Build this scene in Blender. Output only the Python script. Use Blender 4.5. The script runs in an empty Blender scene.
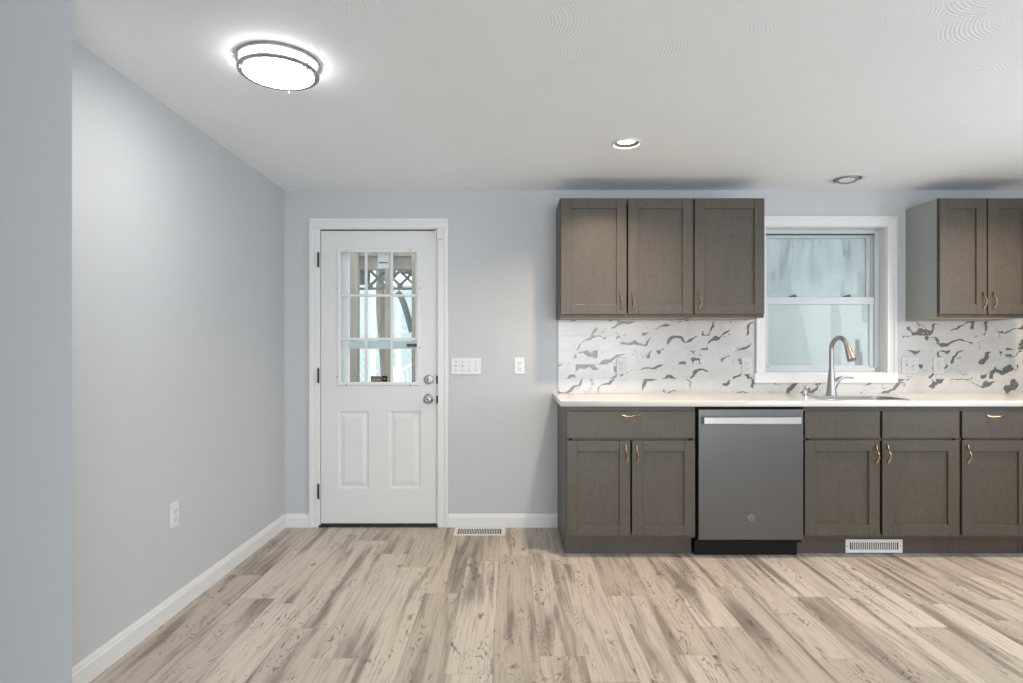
import bpy, bmesh, math, random
from mathutils import Vector, Matrix, noise
random.seed(7)
scene = bpy.context.scene
COL = scene.collection
PI = math.pi

# ------------------------------------------------------------------ camera
F = 598.6                     # focal length in pixels for a 1023 px wide frame
CX, CY, EYE = 509.5, 351.0, 1.22
D = 4.15                      # distance of the kitchen wall
H = 2.333                     # ceiling height
cam_data = bpy.data.cameras.new('camera')
cam = bpy.data.objects.new('camera', cam_data)
COL.objects.link(cam)
cam.location = (0, 0, EYE)
cam.rotation_euler = (PI / 2, 0, 0)
cam_data.sensor_width = 36.0
cam_data.lens = F * 36.0 / 1023.0
cam_data.shift_x = (511.5 - CX) / 1023.0
cam_data.shift_y = (CY - 341.5) / 1023.0
cam_data.clip_start = 0.05
scene.camera = cam

# ------------------------------------------------------------------ world, daylight, exposure
scene.view_settings.view_transform = 'Standard'
scene.view_settings.look = 'None'
scene.view_settings.exposure = 0.15
scene.view_settings.gamma = 1.0
scene.view_settings.use_curve_mapping = False
scene.cycles.use_denoising = True
scene.cycles.max_bounces = 10
scene.cycles.diffuse_bounces = 6
scene.cycles.sample_clamp_indirect = 6.0
world = bpy.data.worlds.new('overcast_sky')
scene.world = world
world.use_nodes = True
wb = world.node_tree.nodes['Background']
wb.inputs[0].default_value = (0.92, 0.975, 1.0, 1)
wb.inputs[1].default_value = 2.5


def area_light(name, loc, rot, sx, sy, power, color, spread=PI, shape='RECTANGLE'):
    l = bpy.data.lights.new(name, 'AREA')
    l.shape = shape
    l.size = sx
    if shape in ('RECTANGLE', 'ELLIPSE'):
        l.size_y = sy
    l.energy = power
    l.color = color
    l.spread = spread
    o = bpy.data.objects.new(name, l)
    o.location = loc
    o.rotation_euler = rot
    COL.objects.link(o)
    return o


# fill light as daylight, from added unseen windows behind the camera and right
REAR_Y, RIGHT_X, LEFT_X = -3.4, 3.66, -3.2
area_light('fill_light_rear', (1.05, REAR_Y - 0.10, 1.35), (PI / 2 + 0.2, 0, 0), 3.0, 1.5, 138, (0.90, 0.96, 1.0))
area_light('fill_light_right', (RIGHT_X + 0.10, 1.75, 1.45), (PI / 2 - 0.25, 0, PI / 2), 1.7, 1.3, 27, (0.78, 0.90, 1.0))
LAMP_WARM = (1.0, 0.80, 0.58)
LAMP_POWER = 15.5
FLUSH_STRENGTH = 11.0


# ------------------------------------------------------------------ mesh helpers
def XP(px, y):
    return (px - CX) * y / F


def ZP(py, y):
    return EYE - (py - CY) * y / F


class MB:
    """collects shapes for one mesh"""
    def __init__(self):
        self.bm = bmesh.new()

    def add(self, other):
        me = bpy.data.meshes.new('tmp')
        other.to_mesh(me)
        self.bm.from_mesh(me)
        bpy.data.meshes.remove(me)
        other.free()
        return self

    def box(self, x0, x1, y0, y1, z0, z1, b=0.0, seg=2, rot=None):
        t = bmesh.new()
        bmesh.ops.create_cube(t, size=1.0)
        for v in t.verts:
            v.co = Vector(((x0 + x1) / 2 + v.co.x * (x1 - x0),
                           (y0 + y1) / 2 + v.co.y * (y1 - y0),
                           (z0 + z1) / 2 + v.co.z * (z1 - z0)))
        if b > 0:
            b = min(b, 0.49 * min(abs(x1 - x0), abs(y1 - y0), abs(z1 - z0)))
            bmesh.ops.bevel(t, geom=t.edges[:], offset=b, segments=seg, profile=0.5, affect='EDGES')
        if rot is not None:
            t.transform(rot)
        return self.add(t)

    def prism(self, pts, axis, a, b, bev=0.0):
        """pts 2-D outline, extruded along axis from a to b"""
        t = bmesh.new()

        def mk(p, d):
            if axis == 'x':
                return (d, p[0], p[1])
            if axis == 'y':
                return (p[0], d, p[1])
            return (p[0], p[1], d)
        va = [t.verts.new(mk(p, a)) for p in pts]
        vb = [t.verts.new(mk(p, b)) for p in pts]
        n = len(pts)
        t.faces.new(va)
        t.faces.new(vb)
        for i in range(n):
            t.faces.new((va[i], va[(i + 1) % n], vb[(i + 1) % n], vb[i]))
        bmesh.ops.recalc_face_normals(t, faces=t.faces[:])
        if bev > 0:
            bmesh.ops.bevel(t, geom=t.edges[:], offset=bev, segments=2, affect='EDGES')
        return self.add(t)

    def lathe(self, prof, seg=32, M=None, cap=True):
        """prof list of (r, h) turned about local z, then transformed by M"""
        t = bmesh.new()
        rings = []
        for r, h in prof:
            if r < 1e-6:
                rings.append([t.verts.new((0, 0, h))])
            else:
                rings.append([t.verts.new((r * math.cos(2 * PI * i / seg), r * math.sin(2 * PI * i / seg), h)) for i in range(seg)])
        for A, B in zip(rings, rings[1:]):
            if len(A) == 1 and len(B) == 1:
                continue
            for i in range(seg):
                j = (i + 1) % seg
                if len(A) == 1:
                    t.faces.new((A[0], B[i], B[j]))
                elif len(B) == 1:
                    t.faces.new((A[i], A[j], B[0]))
                else:
                    t.faces.new((A[i], A[j], B[j], B[i]))
        if cap:
            for R in (rings[0], rings[-1]):
                if len(R) > 1:
                    t.faces.new(R)
        bmesh.ops.recalc_face_normals(t, faces=t.faces[:])
        if M is not None:
            t.transform(M)
        return self.add(t)

    def sweep(self, pts, secs, seg=12, closed=False, up=Vector((0, 0, 1))):
        """tube through pts; secs = list of (a, b, twist) half axes"""
        t = bmesh.new()
        P = [Vector(p) for p in pts]
        n = len(P)
        rings = []
        for i in range(n):
            if closed:
                tan = (P[(i + 1) % n] - P[i - 1]).normalized()
            else:
                tan = (P[min(i + 1, n - 1)] - P[max(i - 1, 0)]).normalized()
            u = up
            if abs(tan.dot(u)) > 0.97:
                u = Vector((1, 0, 0))
            s = tan.cross(u).normalized()
            w = s.cross(tan).normalized()
            a, b, tw = secs[i] if isinstance(secs, list) else secs
            ring = []
            for k in range(seg):
                th = 2 * PI * k / seg
                x, y = a * math.cos(th), b * math.sin(th)
                xr, yr = x * math.cos(tw) - y * math.sin(tw), x * math.sin(tw) + y * math.cos(tw)
                ring.append(t.verts.new(P[i] + s * xr + w * yr))
            rings.append(ring)
        m = n if closed else n - 1
        for i in range(m):
            A, B = rings[i], rings[(i + 1) % n]
            for k in range(seg):
                t.faces.new((A[k], A[(k + 1) % seg], B[(k + 1) % seg], B[k]))
        if not closed:
            t.faces.new(rings[0])
            t.faces.new(rings[-1])
        bmesh.ops.recalc_face_normals(t, faces=t.faces[:])
        return self.add(t)

    def rect_rings(self, x0, x1, z0, z1, steps):
        """concentric rectangles in the xz plane facing -y; steps = (inset, y); last one is filled"""
        t = bmesh.new()
        prev = None
        for ins, y in steps:
            r = [t.verts.new(c) for c in ((x0 + ins, y, z0 + ins), (x1 - ins, y, z0 + ins), (x1 - ins, y, z1 - ins), (x0 + ins, y, z1 - ins))]
            if prev:
                for i in range(4):
                    t.faces.new((prev[i], prev[(i + 1) % 4], r[(i + 1) % 4], r[i]))
            prev = r
        t.faces.new(prev)
        bmesh.ops.recalc_face_normals(t, faces=t.faces[:])
        if sum(f.normal.y for f in t.faces) > 0:
            bmesh.ops.reverse_faces(t, faces=t.faces[:])
        return self.add(t)

    def build(self, name, m, parent=None, loc=(0, 0, 0), rot=(0, 0, 0), smooth=False):
        me = bpy.data.meshes.new(name)
        self.bm.to_mesh(me)
        self.bm.free()
        me.materials.append(m)
        if smooth:
            for p in me.polygons:
                p.use_smooth = True
            try:
                me.set_sharp_from_angle(angle=math.radians(38))
            except Exception:
                pass
        o = bpy.data.objects.new(name, me)
        COL.objects.link(o)
        o.location = loc
        o.rotation_euler = rot
        if parent:
            o.parent = parent
        return o


def thing(name, label, cat, loc=(0, 0, 0), group=None):
    o = bpy.data.objects.new(name, None)
    o.empty_display_size = 0.05
    COL.objects.link(o)
    o.location = loc
    return tag(o, label, cat, group)


def tag(o, label, cat, group=None):
    o['label'] = label
    o['category'] = cat
    if group:
        o['group'] = group
    return o


def struct(o, label=None, cat=None):
    o['kind'] = 'structure'
    if label:
        o['label'] = label
    if cat:
        o['category'] = cat
    return o


def copy_tree(o, parent=None):
    c = o.copy()
    COL.objects.link(c)
    c.parent = parent
    for ch in list(o.children):
        copy_tree(ch, c)
    return c


def plate_with_holes(name, outer, holes, z0, z1, m, bev=0.0):
    """flat slab with holes, from a filled 2-D curve"""
    cu = bpy.data.curves.new(name + '_outline', 'CURVE')
    cu.dimensions = '2D'
    cu.fill_mode = 'BOTH'
    for pts in [outer] + holes:
        sp = cu.splines.new('POLY')
        sp.points.add(len(pts) - 1)
        for p, q in zip(sp.points, pts):
            p.co = (q[0], q[1], 0, 1)
        sp.use_cyclic_u = True
    cu.extrude = (z1 - z0) / 2 - bev
    cu.bevel_depth = bev
    cu.bevel_resolution = 2
    if bev:
        cu.offset = -bev
    tmp = bpy.data.objects.new(name + '_outline', cu)
    COL.objects.link(tmp)
    dg = bpy.context.evaluated_depsgraph_get()
    me = bpy.data.meshes.new_from_object(tmp.evaluated_get(dg))
    bpy.data.objects.remove(tmp)
    bpy.data.curves.remove(cu)
    for v in me.vertices:
        v.co.z += (z0 + z1) / 2
    me.name = name
    me.materials.clear()
    me.materials.append(m)
    o = bpy.data.objects.new(name, me)
    COL.objects.link(o)
    return o


def circle(cx, cy, r, n=40):
    return [(cx + r * math.cos(2 * PI * i / n), cy + r * math.sin(2 * PI * i / n)) for i in range(n)]


def rrect(x0, x1, y0, y1, r, n=8):
    out = []
    for cx, cy, a0 in ((x1 - r, y1 - r, 0), (x0 + r, y1 - r, PI / 2), (x0 + r, y0 + r, PI), (x1 - r, y0 + r, 1.5 * PI)):
        for i in range(n + 1):
            a = a0 + PI / 2 * i / n
            out.append((cx + r * math.cos(a), cy + r * math.sin(a)))
    return out


# ------------------------------------------------------------------ materials
class NT:
    def __init__(self, name):
        self.m = bpy.data.materials.new(name)
        self.m.use_nodes = True
        self.t = self.m.node_tree
        self.b = self.t.nodes['Principled BSDF']
        self.out = self.t.nodes['Material Output']

    def n(self, kind, **kw):
        nd = self.t.nodes.new(kind)
        for k, v in kw.items():
            setattr(nd, k, v)
        return nd

    def set(self, sock, v):
        if isinstance(v, bpy.types.NodeSocket):
            self.t.links.new(v, sock)
        elif v is not None:
            sock.default_value = v

    def math(self, op, a, b=None, c=None, clamp=False):
        nd = self.n('ShaderNodeMath', operation=op, use_clamp=clamp)
        self.set(nd.inputs[0], a)
        self.set(nd.inputs[1], b)
        self.set(nd.inputs[2], c)
        return nd.outputs[0]

    def coord(self, which='Object'):
        return self.n('ShaderNodeTexCoord').outputs[which]

    def sep(self, v):
        nd = self.n('ShaderNodeSeparateXYZ')
        self.set(nd.inputs[0], v)
        return nd.outputs

    def comb(self, x=0.0, y=0.0, z=0.0):
        nd = self.n('ShaderNodeCombineXYZ')
        for s, v in zip(nd.inputs, (x, y, z)):
            self.set(s, v)
        return nd.outputs[0]

    def mapping(self, v, scale=(1, 1, 1), rot=(0, 0, 0), loc=(0, 0, 0)):
        nd = self.n('ShaderNodeMapping')
        self.set(nd.inputs[0], v)
        nd.inputs['Scale'].default_value = scale
        nd.inputs['Rotation'].default_value = rot
        nd.inputs['Location'].default_value = loc
        return nd.outputs[0]

    def noise(self, v, scale=5.0, detail=3.0, rough=0.5, dist=0.0):
        nd = self.n('ShaderNodeTexNoise')
        self.set(nd.inputs['Vector'], v)
        nd.inputs['Scale'].default_value = scale
        nd.inputs['Detail'].default_value = detail
        nd.inputs['Roughness'].default_value = rough
        nd.inputs['Distortion'].default_value = dist
        return nd.outputs['Fac']

    def white(self, v, dims='2D'):
        nd = self.n('ShaderNodeTexWhiteNoise', noise_dimensions=dims)
        if dims == '1D':
            self.set(nd.inputs['W'], v)
        else:
            self.set(nd.inputs['Vector'], v)
        return nd.outputs

    def ramp(self, v, stops):
        nd = self.n('ShaderNodeValToRGB')
        self.set(nd.inputs[0], v)
        els = nd.color_ramp.elements
        while len(els) < len(stops):
            els.new(0.5)
        for e, (p, c) in zip(els, stops):
            e.position = p
            e.color = c if len(c) == 4 else (*c, 1)
        return nd.outputs[0]

    def smooth(self, v, lo, hi, a=0.0, b=1.0):
        nd = self.n('ShaderNodeMapRange', interpolation_type='SMOOTHSTEP')
        self.set(nd.inputs[0], v)
        nd.inputs[1].default_value = lo
        nd.inputs[2].default_value = hi
        nd.inputs[3].default_value = a
        nd.inputs[4].default_value = b
        return nd.outputs[0]

    def mix(self, f, a, b, blend='MIX'):
        nd = self.n('ShaderNodeMix', data_type='RGBA', blend_type=blend)
        self.set(nd.inputs[0], f)
        for i, v in ((6, a), (7, b)):
            self.set(nd.inputs[i], v if isinstance(v, bpy.types.NodeSocket) else (*v, 1))
        return nd.outputs[2]

    def bump(self, h, strength=0.2, dist=0.01):
        nd = self.n('ShaderNodeBump')
        nd.inputs['Strength'].default_value = strength
        nd.inputs['Distance'].default_value = dist
        self.set(nd.inputs['Height'], h)
        self.t.links.new(nd.outputs[0], self.b.inputs['Normal'])

    def base(self, col=None, rough=None, metal=None, spec=None):
        if col is not None:
            self.set(self.b.inputs['Base Color'], col if isinstance(col, bpy.types.NodeSocket) else (*col, 1))
        if rough is not None:
            self.set(self.b.inputs['Roughness'], rough)
        if metal is not None:
            self.b.inputs['Metallic'].default_value = metal
        if spec is not None:
            self.b.inputs['Specular IOR Level'].default_value = spec
        return self.m


def plain(name, col, rough=0.5, metal=0.0, spec=0.5, var=0.04, scale=30.0, bump=0.0):
    """paint, plastic or metal with a faint procedural mottling"""
    n = NT(name)
    f = n.noise(n.coord(), scale, 3)
    c = n.mix(f, tuple(x * (1 - var) for x in col), tuple(min(1, x * (1 + var)) for x in col))
    n.base(c, rough, metal, spec)
    if bump:
        n.bump(n.noise(n.coord(), 220, 2), bump, 0.002)
    return n.m


def m_ceiling():
    n = NT('swirl_plaster')
    co = n.coord()
    vo = n.n('ShaderNodeTexVoronoi', voronoi_dimensions='2D', feature='F1')
    n.set(vo.inputs['Vector'], co)
    vo.inputs['Scale'].default_value = 2.6
    d = vo.outputs['Distance']
    w = n.math('SINE', n.math('MULTIPLY', n.math('ADD', d, n.math('MULTIPLY', n.noise(co, 9, 2), 0.03)), 190.0))
    h = n.math('MULTIPLY', w, n.smooth(n.noise(co, 3.0, 2), 0.4, 0.75))
    n.base((0.865, 0.895, 0.925), 0.75, 0, 0.25)
    n.bump(h, 0.2, 0.004)
    return n.m


def m_floor():
    n = NT('oak_vinyl_planks')
    x, y, z = n.sep(n.coord())
    u = n.math('ADD', n.math('DIVIDE', x, 0.182), 0.35)
    row = n.math('FLOOR', u)
    fu = n.math('FRACT', u)
    v = n.math('ADD', n.math('DIVIDE', y, 1.22), n.math('MULTIPLY', n.white(row, '1D')[0], 7.0))
    colm = n.math('FLOOR', v)
    fv = n.math('FRACT', v)
    rnd = n.white(n.comb(row, colm, 0.0), '2D')
    r = rnd[0]
    rs = n.sep(rnd[1])
    gx = n.math('ADD', x, n.math('MULTIPLY', r, 31.0))
    gy = n.math('ADD', y, n.math('MULTIPLY', rs[1], 47.0))
    # slow broad bands along the plank
    band = n.noise(n.comb(n.math('MULTIPLY', gx, 13.0), n.math('MULTIPLY', gy, 0.9), 0.0), 1.0, 3, 0.55, 0.35)
    bandm = n.smooth(band, 0.46, 0.70)
    # fine fibres
    fib = n.noise(n.comb(n.math('MULTIPLY', gx, 110.0), n.math('MULTIPLY', gy, 3.0), 0.0), 1.0, 4, 0.6, 0.2)
    fibm = n.smooth(fib, 0.50, 0.70)
    # cathedral contours and knots
    cat = n.noise(n.comb(n.math('MULTIPLY', gx, 11.0), n.math('MULTIPLY', gy, 3.2), 0.0), 1.0, 1.5, 0.5, 0.8)
    cf = n.math('FRACT', n.math('MULTIPLY', cat, 13.0))
    line = n.smooth(n.math('ABSOLUTE', n.math('SUBTRACT', cf, 0.5)), 0.0, 0.26, 1.0, 0.0)
    patch = n.smooth(n.noise(n.comb(n.math('MULTIPLY', gx, 9.0), n.math('MULTIPLY', gy, 2.2), 5.0), 1.0, 4, 0.6, 1.0), 0.47, 0.62)
    rag = n.smooth(n.noise(n.comb(n.math('MULTIPLY', gx, 70.0), n.math('MULTIPLY', gy, 14.0), 2.0), 1.0, 2, 0.6), 0.38, 0.6)
    linem = n.math('MULTIPLY', n.math('MULTIPLY', line, patch), rag)
    vo = n.n('ShaderNodeTexVoronoi', voronoi_dimensions='2D')
    n.set(vo.inputs['Vector'], n.comb(n.math('MULTIPLY', gx, 2.6), n.math('MULTIPLY', gy, 1.3), 0.0))
    vo.inputs['Scale'].default_value = 1.0
    knot = n.math('MULTIPLY', n.smooth(n.math('ADD', vo.outputs['Distance'], n.math('MULTIPLY', rag, 0.03)), 0.02, 0.075, 1.0, 0.0), n.smooth(rs[0], 0.45, 0.55))
    tone = n.mix(r, (0.435, 0.38, 0.325), (0.605, 0.54, 0.47))
    tone = n.mix(n.math('MULTIPLY', rs[2], 0.35), tone, (0.47, 0.385, 0.295))
    c = n.mix(n.math('MULTIPLY', bandm, 0.80), tone, (0.145, 0.117, 0.098))
    c = n.mix(n.math('MULTIPLY', fibm, 0.5), c, (0.21, 0.172, 0.147))
    c = n.mix(n.math('MULTIPLY', linem, 0.9), c, (0.095, 0.076, 0.066))
    c = n.mix(n.math('MULTIPLY', knot, 0.75), c, (0.12, 0.09, 0.07))
    e1 = n.math('MINIMUM', fu, n.math('SUBTRACT', 1.0, fu))
    e2 = n.math('MINIMUM', fv, n.math('SUBTRACT', 1.0, fv))
    seam = n.math('MAXIMUM', n.smooth(e1, 0.0, 0.010, 1.0, 0.0), n.smooth(e2, 0.0, 0.0016, 1.0, 0.0))
    c = n.mix(n.math('MULTIPLY', seam, 0.55), c, (0.16, 0.13, 0.11))
    n.base(c, n.smooth(fib, 0.3, 0.7, 0.42, 0.56), 0, 0.4)
    n.bump(n.math('SUBTRACT', n.math('MULTIPLY', fib, -0.2), seam), 0.08, 0.002)
    return n.m


def m_cabinet():
    n = NT('grey_stained_maple')
    co = n.coord()
    g = n.noise(n.mapping(co, (26, 26, 3.2)), 1.0, 5, 0.6, 0.4)
    blot = n.noise(n.mapping(co, (5, 5, 2.5)), 1.0, 4, 0.6)
    pore = n.noise(n.mapping(co, (160, 160, 45)), 1.0, 2, 0.6)
    c = n.mix(g, (0.058, 0.0475, 0.037), (0.094, 0.078, 0.0615))
    c = n.mix(n.smooth(blot, 0.3, 0.75), c, (0.085, 0.0705, 0.055))
    c = n.mix(n.smooth(pore, 0.45, 0.72, 0, 0.55), c, (0.045, 0.036, 0.028))
    n.base(c, 0.42, 0, 0.45)
    n.bump(pore, 0.04, 0.001)
    return n.m


def m_tile():
    n = NT('veined_marble_tile')
    x, y, z = n.sep(n.coord())
    v = n.math('DIVIDE', n.math('SUBTRACT', z, 0.928), 0.0995)
    row = n.math('FLOOR', v)
    fv = n.math('FRACT', v)
    u = n.math('ADD', n.math('DIVIDE', x, 0.305), n.math('MULTIPLY', n.math('MODULO', row, 2.0), 0.5))
    colm = n.math('FLOOR', u)
    fu = n.math('FRACT', u)
    rnd = n.sep(n.white(n.comb(row, colm, 3.0), '3D')[1])
    px = n.math('ADD', x, n.math('MULTIPLY', rnd[0], 40.0))
    pz = n.math('ADD', z, n.math('MULTIPLY', rnd[1], 40.0))
    ang = n.math('ADD', math.radians(31), n.math('MULTIPLY', n.math('SUBTRACT', rnd[2], 0.5), 0.7))
    ca, sa = n.math('COSINE', ang), n.math('SINE', ang)
    p = n.math('ADD', n.math('MULTIPLY', px, ca), n.math('MULTIPLY', pz, sa))
    q = n.math('SUBTRACT', n.math('MULTIPLY', pz, ca), n.math('MULTIPLY', px, sa))
    def veins(cp, cq, k, warp, fine_w, tn, lo, hi, wmax, zoff):
        w1 = n.noise(n.comb(n.math('MULTIPLY', cp, 5.0), n.math('MULTIPLY', cq, 5.0), zoff), 1.0, 2, 0.5)
        w2 = n.noise(n.comb(n.math('MULTIPLY', cp, 26.0), n.math('MULTIPLY', cq, 26.0), zoff + 3), 1.0, 3, 0.6)
        ph = n.math('ADD', n.math('MULTIPLY', cq, k), n.math('ADD', n.math('MULTIPLY', w1, warp), n.math('MULTIPLY', w2, fine_w)))
        d_ = n.math('ABSOLUTE', n.math('SUBTRACT', n.math('FRACT', ph), 0.5))
        th_ = n.noise(n.comb(n.math('MULTIPLY', cp, tn), n.math('MULTIPLY', cq, tn * 1.3), zoff + 7), 1.0, 2, 0.5)
        wd = n.smooth(th_, lo, hi, -0.012, wmax)
        return n.smooth(n.math('SUBTRACT', wd, d_), -0.006, 0.014)
    vein = veins(p, q, 6.5, 2.3, 0.26, 6.5, 0.35, 0.66, 0.125, 1.0)
    p2 = n.math('SUBTRACT', n.math('MULTIPLY', px, 0.5), n.math('MULTIPLY', pz, 0.86))
    q2 = n.math('ADD', n.math('MULTIPLY', px, 0.86), n.math('MULTIPLY', pz, 0.5))
    fine = veins(p2, q2, 6.0, 3.5, 0.25, 7.0, 0.42, 0.70, 0.04, 11.0)
    fine = n.math('MAXIMUM', fine, veins(p, q, 11.0, 3.0, 0.3, 7.0, 0.43, 0.70, 0.035, 17.0))
    shade = n.noise(n.comb(n.math('MULTIPLY', p, 30.0), n.math('MULTIPLY', q, 90.0), 0.0), 1.0, 4, 0.6)
    dark = n.mix(shade, (0.02, 0.02, 0.022), (0.19, 0.185, 0.18))
    cloud = n.noise(n.comb(n.math('MULTIPLY', p, 4.0), n.math('MULTIPLY', q, 8.0), 21.0), 1.0, 3)
    white_ = n.mix(n.smooth(cloud, 0.4, 0.75), (0.535, 0.53, 0.53), (0.475, 0.47, 0.475))
    c = n.mix(n.math('MULTIPLY', fine, 0.7), white_, (0.16, 0.155, 0.15))
    c = n.mix(n.math('MULTIPLY', vein, 0.95), c, dark)
    e1 = n.math('MINIMUM', fu, n.math('SUBTRACT', 1.0, fu))
    e2 = n.math('MINIMUM', fv, n.math('SUBTRACT', 1.0, fv))
    seam = n.math('MAXIMUM', n.smooth(e1, 0.0, 0.006, 1.0, 0.0), n.smooth(e2, 0.0, 0.018, 1.0, 0.0))
    c = n.mix(n.math('MULTIPLY', seam, 0.45), c, (0.62, 0.61, 0.60))
    n.base(c, 0.22, 0, 0.5)
    n.bump(n.math('MULTIPLY', seam, -1.0), 0.15, 0.002)
    return n.m


def m_steel(name, col, rough, axis):
    n = NT(name)
    sc = {'x': (2, 300, 300), 'z': (300, 300, 2)}[axis]
    g = n.noise(n.mapping(n.coord(), sc), 1.0, 3, 0.6)
    c = n.mix(g, tuple(v * 0.94 for v in col), tuple(min(1, v * 1.06) for v in col))
    n.base(c, n.smooth(g, 0.2, 0.8, rough * 0.85, rough * 1.15), 1.0)
    n.b.inputs['Anisotropic'].default_value = 0.5
    n.bump(g, 0.03, 0.001)
    return n.m


def m_glass(name, haze, hazecol, streak=False):
    n = NT(name)
    tr = n.n('ShaderNodeBsdfTransparent')
    tr.inputs[0].default_value = (0.985, 0.995, 0.995, 1)
    gl = n.n('ShaderNodeBsdfGlossy')
    gl.inputs['Roughness'].default_value = 0.03
    fr = n.n('ShaderNodeFresnel')
    fr.inputs[0].default_value = 1.35
    mx = n.n('ShaderNodeMixShader')
    n.set(mx.inputs[0], n.math('MULTIPLY', fr.outputs[0], 0.8))
    n.t.links.new(tr.outputs[0], mx.inputs[1])
    n.t.links.new(gl.outputs[0], mx.inputs[2])
    last = mx.outputs[0]
    if haze > 0:
        tl = n.n('ShaderNodeBsdfTranslucent')
        df = n.n('ShaderNodeBsdfDiffuse')
        co = n.coord()
        if streak:
            s = n.noise(n.mapping(co, (9, 9, 1.6)), 1.0, 4, 0.6, 0.4)
            s2 = n.noise(n.mapping(co, (3.2, 3.2, 2.2), loc=(1.3, 0, 0.4)), 1.0, 3, 0.6)
            k = n.math('MULTIPLY', n.smooth(s, 0.35, 0.75), n.smooth(s2, 0.36, 0.56))
            col = n.mix(k, hazecol, (0.25, 0.29, 0.28))
            f = n.math('ADD', haze, n.math('MULTIPLY', k, 0.5), clamp=True)
        else:
            s = n.noise(n.mapping(co, (2.5, 2.5, 9)), 1.0, 4, 0.6)
            col = n.mix(s, hazecol, tuple(v * 0.9 for v in hazecol))
            f = n.math('MULTIPLY', n.smooth(s, 0.2, 0.8, 0.92, 1.06), haze)
        n.set(tl.inputs[0], col)
        n.set(df.inputs[0], col)
        ad = n.n('ShaderNodeMixShader')
        ad.inputs[0].default_value = 0.25
        n.t.links.new(tl.outputs[0], ad.inputs[1])
        n.t.links.new(df.outputs[0], ad.inputs[2])
        m2 = n.n('ShaderNodeMixShader')
        n.set(m2.inputs[0], f)
        n.t.links.new(last, m2.inputs[1])
        n.t.links.new(ad.outputs[0], m2.inputs[2])
        last = m2.outputs[0]
    n.t.links.new(last, n.out.inputs[0])
    return n.m


def m_emit(name, col, strength):
    n = NT(name)
    n.base((0.9, 0.9, 0.88), 0.4)
    n.b.inputs['Emission Color'].default_value = (*col, 1)
    n.b.inputs['Emission Strength'].default_value = strength
    return n.m


def m_wood(name, a, b, sc=(18, 18, 1.5)):
    n = NT(name)
    g = n.noise(n.mapping(n.coord(), sc), 1.0, 5, 0.6, 0.5)
    n.base(n.mix(n.smooth(g, 0.3, 0.7), a, b), 0.8)
    return n.m


def m_siding(name, a, pitch):
    n = NT(name)
    x, y, z = n.sep(n.coord())
    f = n.math('FRACT', n.math('DIVIDE', z, pitch))
    g = n.noise(n.mapping(n.coord(), (1.2, 1.2, 3)), 1.0, 3)
    n.base(n.mix(n.smooth(g, 0.3, 0.7), a, tuple(v * 0.93 for v in a)), 0.7)
    n.bump(f, 0.5, 0.01)
    return n.m


WALL = plain('blue_grey_wall_paint', (0.505, 0.525, 0.550), 0.62, 0, 0.3, 0.015, 8, 0.03)
CEIL = m_ceiling()
FLOOR = m_floor()
WHITE = plain('white_trim_paint', (0.70, 0.705, 0.71), 0.38, 0, 0.45, 0.01)
DOORW = plain('white_door_paint', (0.67, 0.675, 0.68), 0.42, 0, 0.45, 0.012)
VINYL = plain('white_vinyl', (0.52, 0.56, 0.595), 0.32, 0, 0.5, 0.01)
PLATE = plain('white_plate_plastic', (0.66, 0.665, 0.67), 0.3, 0, 0.5, 0.01)
CAB = m_cabinet()
GAPM = plain('dark_cabinet_edge', (0.045, 0.038, 0.032), 0.6)
BIRCH = m_wood('raw_birch_underside', (0.42, 0.30, 0.21), (0.52, 0.38, 0.28), (3, 18, 18))
TILE = m_tile()
QUARTZ = plain('white_quartz', (0.69, 0.685, 0.675), 0.18, 0, 0.5, 0.03, 60)
PLATE_T = plain('tile_white_plate_plastic', (0.545, 0.545, 0.545), 0.3, 0, 0.5, 0.01)
STEEL = m_steel('brushed_dark_stainless', (0.165, 0.162, 0.16), 0.36, 'z')
STEEL_L = m_steel('brushed_light_stainless', (0.62, 0.615, 0.60), 0.30, 'x')
NICKEL = plain('satin_nickel', (0.37, 0.37, 0.37), 0.36, 1.0, 0.5, 0.03)
CHROME = plain('polished_chrome', (0.68, 0.68, 0.68), 0.12, 1.0, 0.5, 0.02)
BRONZE = plain('champagne_bronze', (0.56, 0.40, 0.275), 0.24, 1.0, 0.5, 0.08, 60)
HINGE = plain('dark_hinge_steel', (0.07, 0.068, 0.066), 0.45, 1.0)
BLACK = plain('black_plastic', (0.006, 0.006, 0.006), 0.6, 0, 0.2)
DARKGAP = plain('dark_gasket_and_shade', (0.05, 0.05, 0.05), 0.7)  # rubber strips and slots, also the shade strips of the sink window
VENT = plain('white_register_enamel', (0.74, 0.72, 0.69), 0.4)
VENTD = plain('dark_duct', (0.03, 0.032, 0.03), 0.8)
GREYM = plain('grey_lamp_trim', (0.30, 0.31, 0.32), 0.4, 0.5)
GLASS = m_glass('clear_glass', 0.035, (0.85, 0.92, 0.93))
GLASS_UP = m_glass('streaked_window_glass', 0.40, (0.58, 0.645, 0.68), True)
GLASS_LO = m_glass('screened_window_glass', 0.12, (0.70, 0.745, 0.735))
DIFFUSER = m_emit('lit_acrylic_diffuser', (1.0, 0.965, 0.92), FLUSH_STRENGTH)
LENS_FL = m_emit('lit_acrylic_lens', (1.0, 0.965, 0.92), 54.0)
LENS = m_emit('lit_downlight_lens', (1.0, 0.93, 0.84), 3.0)
BAFFLE = plain('ribbed_grey_baffle', (0.16, 0.16, 0.16), 0.6)
LENS_OFF = plain('unlit_lamp_lens', (0.80, 0.82, 0.83), 0.3)
POSTW = m_wood('weathered_porch_wood', (0.17, 0.15, 0.12), (0.29, 0.255, 0.21))
STAKE = m_wood('brown_stake_wood', (0.06, 0.04, 0.02), (0.13, 0.085, 0.045))
DARKW = m_wood('dark_lattice_wood', (0.075, 0.085, 0.085), (0.13, 0.14, 0.14))
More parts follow.
